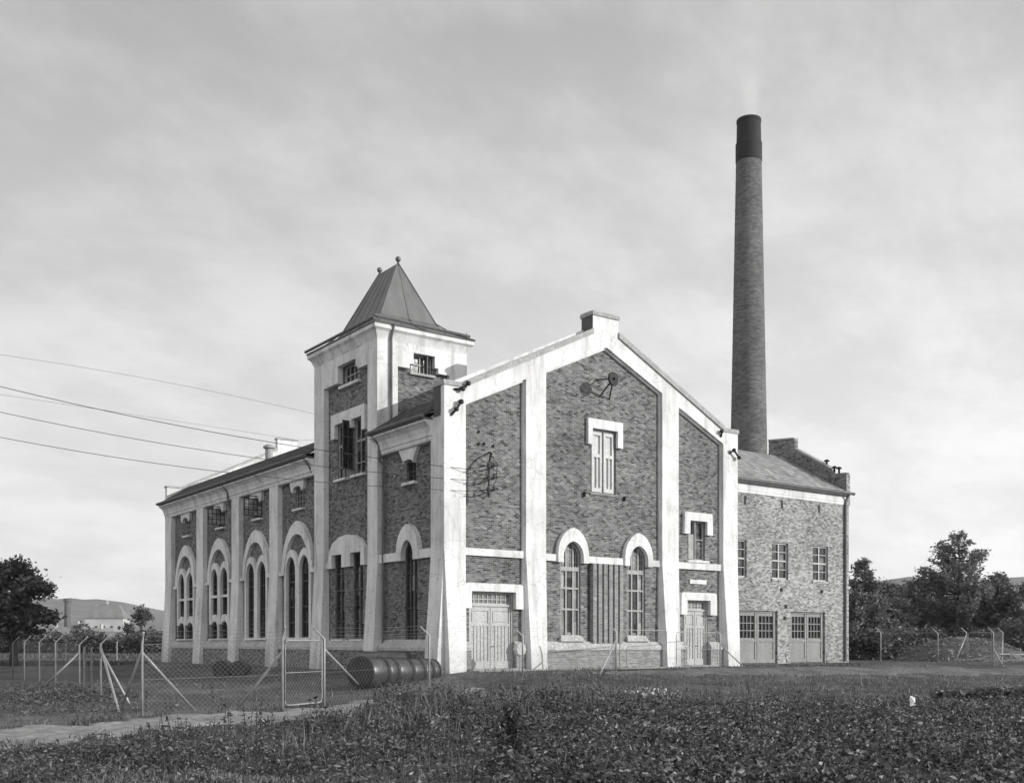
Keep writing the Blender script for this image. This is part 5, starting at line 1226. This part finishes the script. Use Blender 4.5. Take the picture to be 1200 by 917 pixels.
def house(label, u, d, w, dep, hw, hr, yaw=0., stack=True, floors=1, hipd=0., name='house'):
    p = gp(u, d); root = thing(name, label, 'house', p, None)
    ca, sa = math.cos(yaw), math.sin(yaw)
    def T(a, z, b):
        a2, b2 = a*ca-b*sa, a*sa+b*ca; x, y = lat(a2, b2); return Vector((p.x+x, p.y+y, p.z+z))
    fr = lambda a, z, b: T(a, z, b)
    MB().fbox(fr, -w/2, w/2, -.5, hw, -dep/2, dep/2).build('wall', M['house_wall'], root)
    e = .5; k = hipd
    m = MB().add([T(-w/2-e,hw,-dep/2-e),T(w/2+e,hw,-dep/2-e),T(w/2+e,hw,dep/2+e),T(-w/2-e,hw,dep/2+e),T(-w/2-e+k,hw+hr,0),T(w/2+e-k,hw+hr,0)],[(0,1,5,4),(2,3,4,5),(1,2,5),(3,0,4),(0,3,2,1)])
    r_o = m.build('roof', M['house_roof'], root)
    if stack: MB().fbox(fr, -.4, .4, hw+hr-.6, hw+hr+1.1, -.4, .4).build('chimney', M['house_wall'], r_o)
    n = max(2, int(w/2.6))
    for f in range(floors):
        for i in range(n):
            a = -w/2+w*(i+.5)/n; z = 1.1+f*3.
            MB().fbox(fr, a-.5, a+.5, z, z+1.4, -dep/2-.05, -dep/2-.01).build('window', M['house_dark'], root)
    return root
house('large pale distant house with dark hipped roof and two window rows', 126, 420, 14.5, 11, 11.5, 6., .12, True, 3, 3.5)
house('small gabled distant house below the large pale house', 119, 330, 6.5, 6, 3.6, 3.0, .9, True, 1)
house('low white distant house right of the small gabled house', 131, 300, 6., 5, 3.4, 1.6, 0, False, 1)
house('distant house with steep roof between the thin chimney and dark bush', 92, 330, 7, 6, 4.0, 3.4, -.7, True, 1)
house('distant house half hidden by bushes right of the big dark tree', 66, 320, 7, 6, 4.0, 2.6, .2, True, 1)
p = gp(79, 520); st2 = thing('factory_chimney', 'thin distant factory chimney against the hill at the left', 'chimney', p)
MB().lathe([(1.7,-1),(1.35,22.0),(1.9,22.1),(1.9,23.6),(1.5,23.7)], 16, tuple(p)).build('shaft', M['brick_stack'], st2)
for k, (u, d, h) in enumerate(((89, 95, 3.2), (149, 96, 3.6), (178, 97, 3.6))):
    q = gp(u-12, d); t = thing('meadow_post', ['thin pale meadow post under the big house', 'thin pale meadow post left of the wide bush', 'thin pale meadow post nearest the long wing'][k], 'post', q, 'posts at the meadow edge')
    MB().tube([q+Vector((0,0,-.2)), q+Vector((0,0,h*.5))], .05, 6).build('shaft', M['galv'], t); MB().lathe([(.07,0),(.07,.12),(.02,.16)], 8, (q.x,q.y,q.z+h*.5)).build('cap', M['galv'], t)
# meadow growth strip in front of the bushes
x, y, u, d, r_ = scatter(16000, 85, 130, 106, -40, 200)
h = .3+.5*r_.random(len(x))*(d > 112); V, F = blades(x, y, h, np.full(len(x), .06), r_)
kind(leaf_object('meadow_grass', V, F, M['weed'], tone=r_.uniform(.6, 1.3, len(F))), 'stuff', 'tall meadow grass before the far bushes')

# switch box on the thin post by the left door
bp = at(609, 46.2); bz = gzf(bp.x, bp.y); bx.location = (bp.x, bp.y, bz); WPOS[bx.name] = Vector((bp.x, bp.y, bz))
MB().tube([(bp.x,bp.y,bz-.1),(bp.x,bp.y,bz+1.2)], .03, 8).build('post', M['galv'], bx)
q = MB().lathe([(.25,-.13),(.31,-.08),(.31,.08),(.25,.13)], 8); q.v = [(bp.x+a, bp.y+c, bz+.95+b*1.0) for a, b, c in q.v]; q.build('box', M['frame_white'], bx)

# ------------------------------------------------------------------ the air
hz = MB().box(-3600, 3600, -3600, 3600, -12, 260).build('haze', None)
m, nt, b = new_mat('evening_haze'); nt.nodes.remove(b)
pv = N(nt, 'ShaderNodeVolumePrincipled'); pv.inputs['Color'].default_value = grey(.92); pv.inputs['Density'].default_value = .00012; pv.inputs['Anisotropy'].default_value = .2
nt.links.new(pv.outputs[0], nt.nodes['Material Output'].inputs['Volume']); hz.data.materials.append(m); kind(hz, 'stuff', 'thin pale haze in the air over the whole place'); hz['category'] = 'haze'

# ------------------------------------------------------------------ light, sky, camera
SUN_EL, SUN_AZ = R(16.5), R(37)              # azimuth measured from the gable's normal towards +X
sd = Vector((math.sin(SUN_AZ)*math.cos(SUN_EL), -math.cos(SUN_AZ)*math.cos(SUN_EL), math.sin(SUN_EL)))
L = bpy.data.lights.new('sun', 'SUN'); L.energy = 3.75; L.angle = R(.5); L.color = (1, .99, .975)
so = bpy.data.objects.new('sun', L); col.objects.link(so); so.rotation_euler = sd.to_track_quat('Z', 'Y').to_euler()
wd = bpy.data.worlds.new('World'); scene.world = wd; wd.use_nodes = True; nt = wd.node_tree
bg = nt.nodes['Background']
sky = N(nt, 'ShaderNodeTexSky', sky_type='NISHITA'); sky.sun_disc = False; sky.sun_elevation = SUN_EL
sky.sun_rotation = math.atan2(sd.x, sd.y); sky.air_density = 1.; sky.dust_density = 2.
bw = N(nt, 'ShaderNodeRGBToBW'); nt.links.new(sky.outputs[0], bw.inputs[0])
tc = N(nt, 'ShaderNodeTexCoord')
sep = N(nt, 'ShaderNodeSeparateXYZ'); nt.links.new(tc.outputs['Generated'], sep.inputs[0])
# clouds lie on a high flat layer: project the view ray onto it
zc = N(nt, 'ShaderNodeMath', operation='MAXIMUM'); zc.inputs[1].default_value = 0.0; nt.links.new(sep.outputs[2], zc.inputs[0])
za = N(nt, 'ShaderNodeMath', operation='ADD'); za.inputs[1].default_value = .32; nt.links.new(zc.outputs[0], za.inputs[0])
dv = N(nt, 'ShaderNodeVectorMath', operation='DIVIDE'); cb = N(nt, 'ShaderNodeCombineXYZ')
for i in range(3): nt.links.new(za.outputs[0], cb.inputs[i])
nt.links.new(tc.outputs['Generated'], dv.inputs[0]); nt.links.new(cb.outputs[0], dv.inputs[1])
mp_ = N(nt, 'ShaderNodeMapping'); mp_.inputs['Rotation'].default_value = (0,0,R(-30)); mp_.inputs['Scale'].default_value = (1.5,2.0,0.); nt.links.new(dv.outputs[0], mp_.inputs['Vector'])
cn = noise(nt, mp_.outputs[0], 1.6, 10, .62)
cm = N(nt, 'ShaderNodeMapRange', interpolation_type='SMOOTHSTEP'); cm.inputs[1].default_value = .36; cm.inputs[2].default_value = .68; nt.links.new(cn, cm.inputs[0])
# thin cloud sheet: brighter where thick and towards the horizon
el = N(nt, 'ShaderNodeMapRange'); el.inputs[1].default_value = 0; el.inputs[2].default_value = .5; el.inputs[3].default_value = 10.3; el.inputs[4].default_value = 5.2; nt.links.new(sep.outputs[2], el.inputs[0])
cl = N(nt, 'ShaderNodeMath', operation='MULTIPLY_ADD'); cl.inputs[1].default_value = 2.1; nt.links.new(cm.outputs[0], cl.inputs[0]); nt.links.new(el.outputs[0], cl.inputs[2])
mix = N(nt, 'ShaderNodeMix', data_type='FLOAT'); mix.inputs[0].default_value = .8
nt.links.new(bw.outputs[0], mix.inputs[2]); nt.links.new(cl.outputs[0], mix.inputs[3])
# brighter on the sun's side of the sky
sv = N(nt, 'ShaderNodeVectorMath', operation='DOT_PRODUCT'); sv.inputs[1].default_value = (sd.x, sd.y, 0); nt.links.new(tc.outputs['Generated'], sv.inputs[0])
sg = N(nt, 'ShaderNodeMath', operation='MULTIPLY_ADD'); sg.inputs[1].default_value = .22; sg.inputs[2].default_value = 1.1; nt.links.new(sv.outputs['Value'], sg.inputs[0])
tot = N(nt, 'ShaderNodeMath', operation='MULTIPLY'); nt.links.new(sg.outputs[0], tot.inputs[0]); nt.links.new(mix.outputs[0], tot.inputs[1])
# unseen sky at left brightened: added fill light for the shaded long side
ob_ = N(nt, 'ShaderNodeMapRange', interpolation_type='SMOOTHSTEP'); ob_.inputs[1].default_value = -.15; ob_.inputs[2].default_value = -.85; ob_.inputs[3].default_value = 1.; ob_.inputs[4].default_value = 1.35; nt.links.new(sep.outputs[0], ob_.inputs[0])
to2 = N(nt, 'ShaderNodeMath', operation='MULTIPLY'); nt.links.new(tot.outputs[0], to2.inputs[0]); nt.links.new(ob_.outputs[0], to2.inputs[1])
nt.links.new(to2.outputs[0], bg.inputs['Color']); bg.inputs['Strength'].default_value = .1

cam = bpy.data.cameras.new('camera'); co = bpy.data.objects.new('camera', cam); col.objects.link(co)
co.location = CAM; co.rotation_euler = (R(90), 0, AZ-R(90)); cam.sensor_width = 36; cam.lens = 36*FPX/1200; cam.shift_y = (HY-458.5)/1200
cam.clip_start = .1; cam.clip_end = 9000; scene.camera = co
scene.cycles.volume_bounces = 2
scene.view_settings.view_transform = 'Standard'; scene.view_settings.look = 'None'; scene.view_settings.exposure = 0; scene.view_settings.gamma = 1
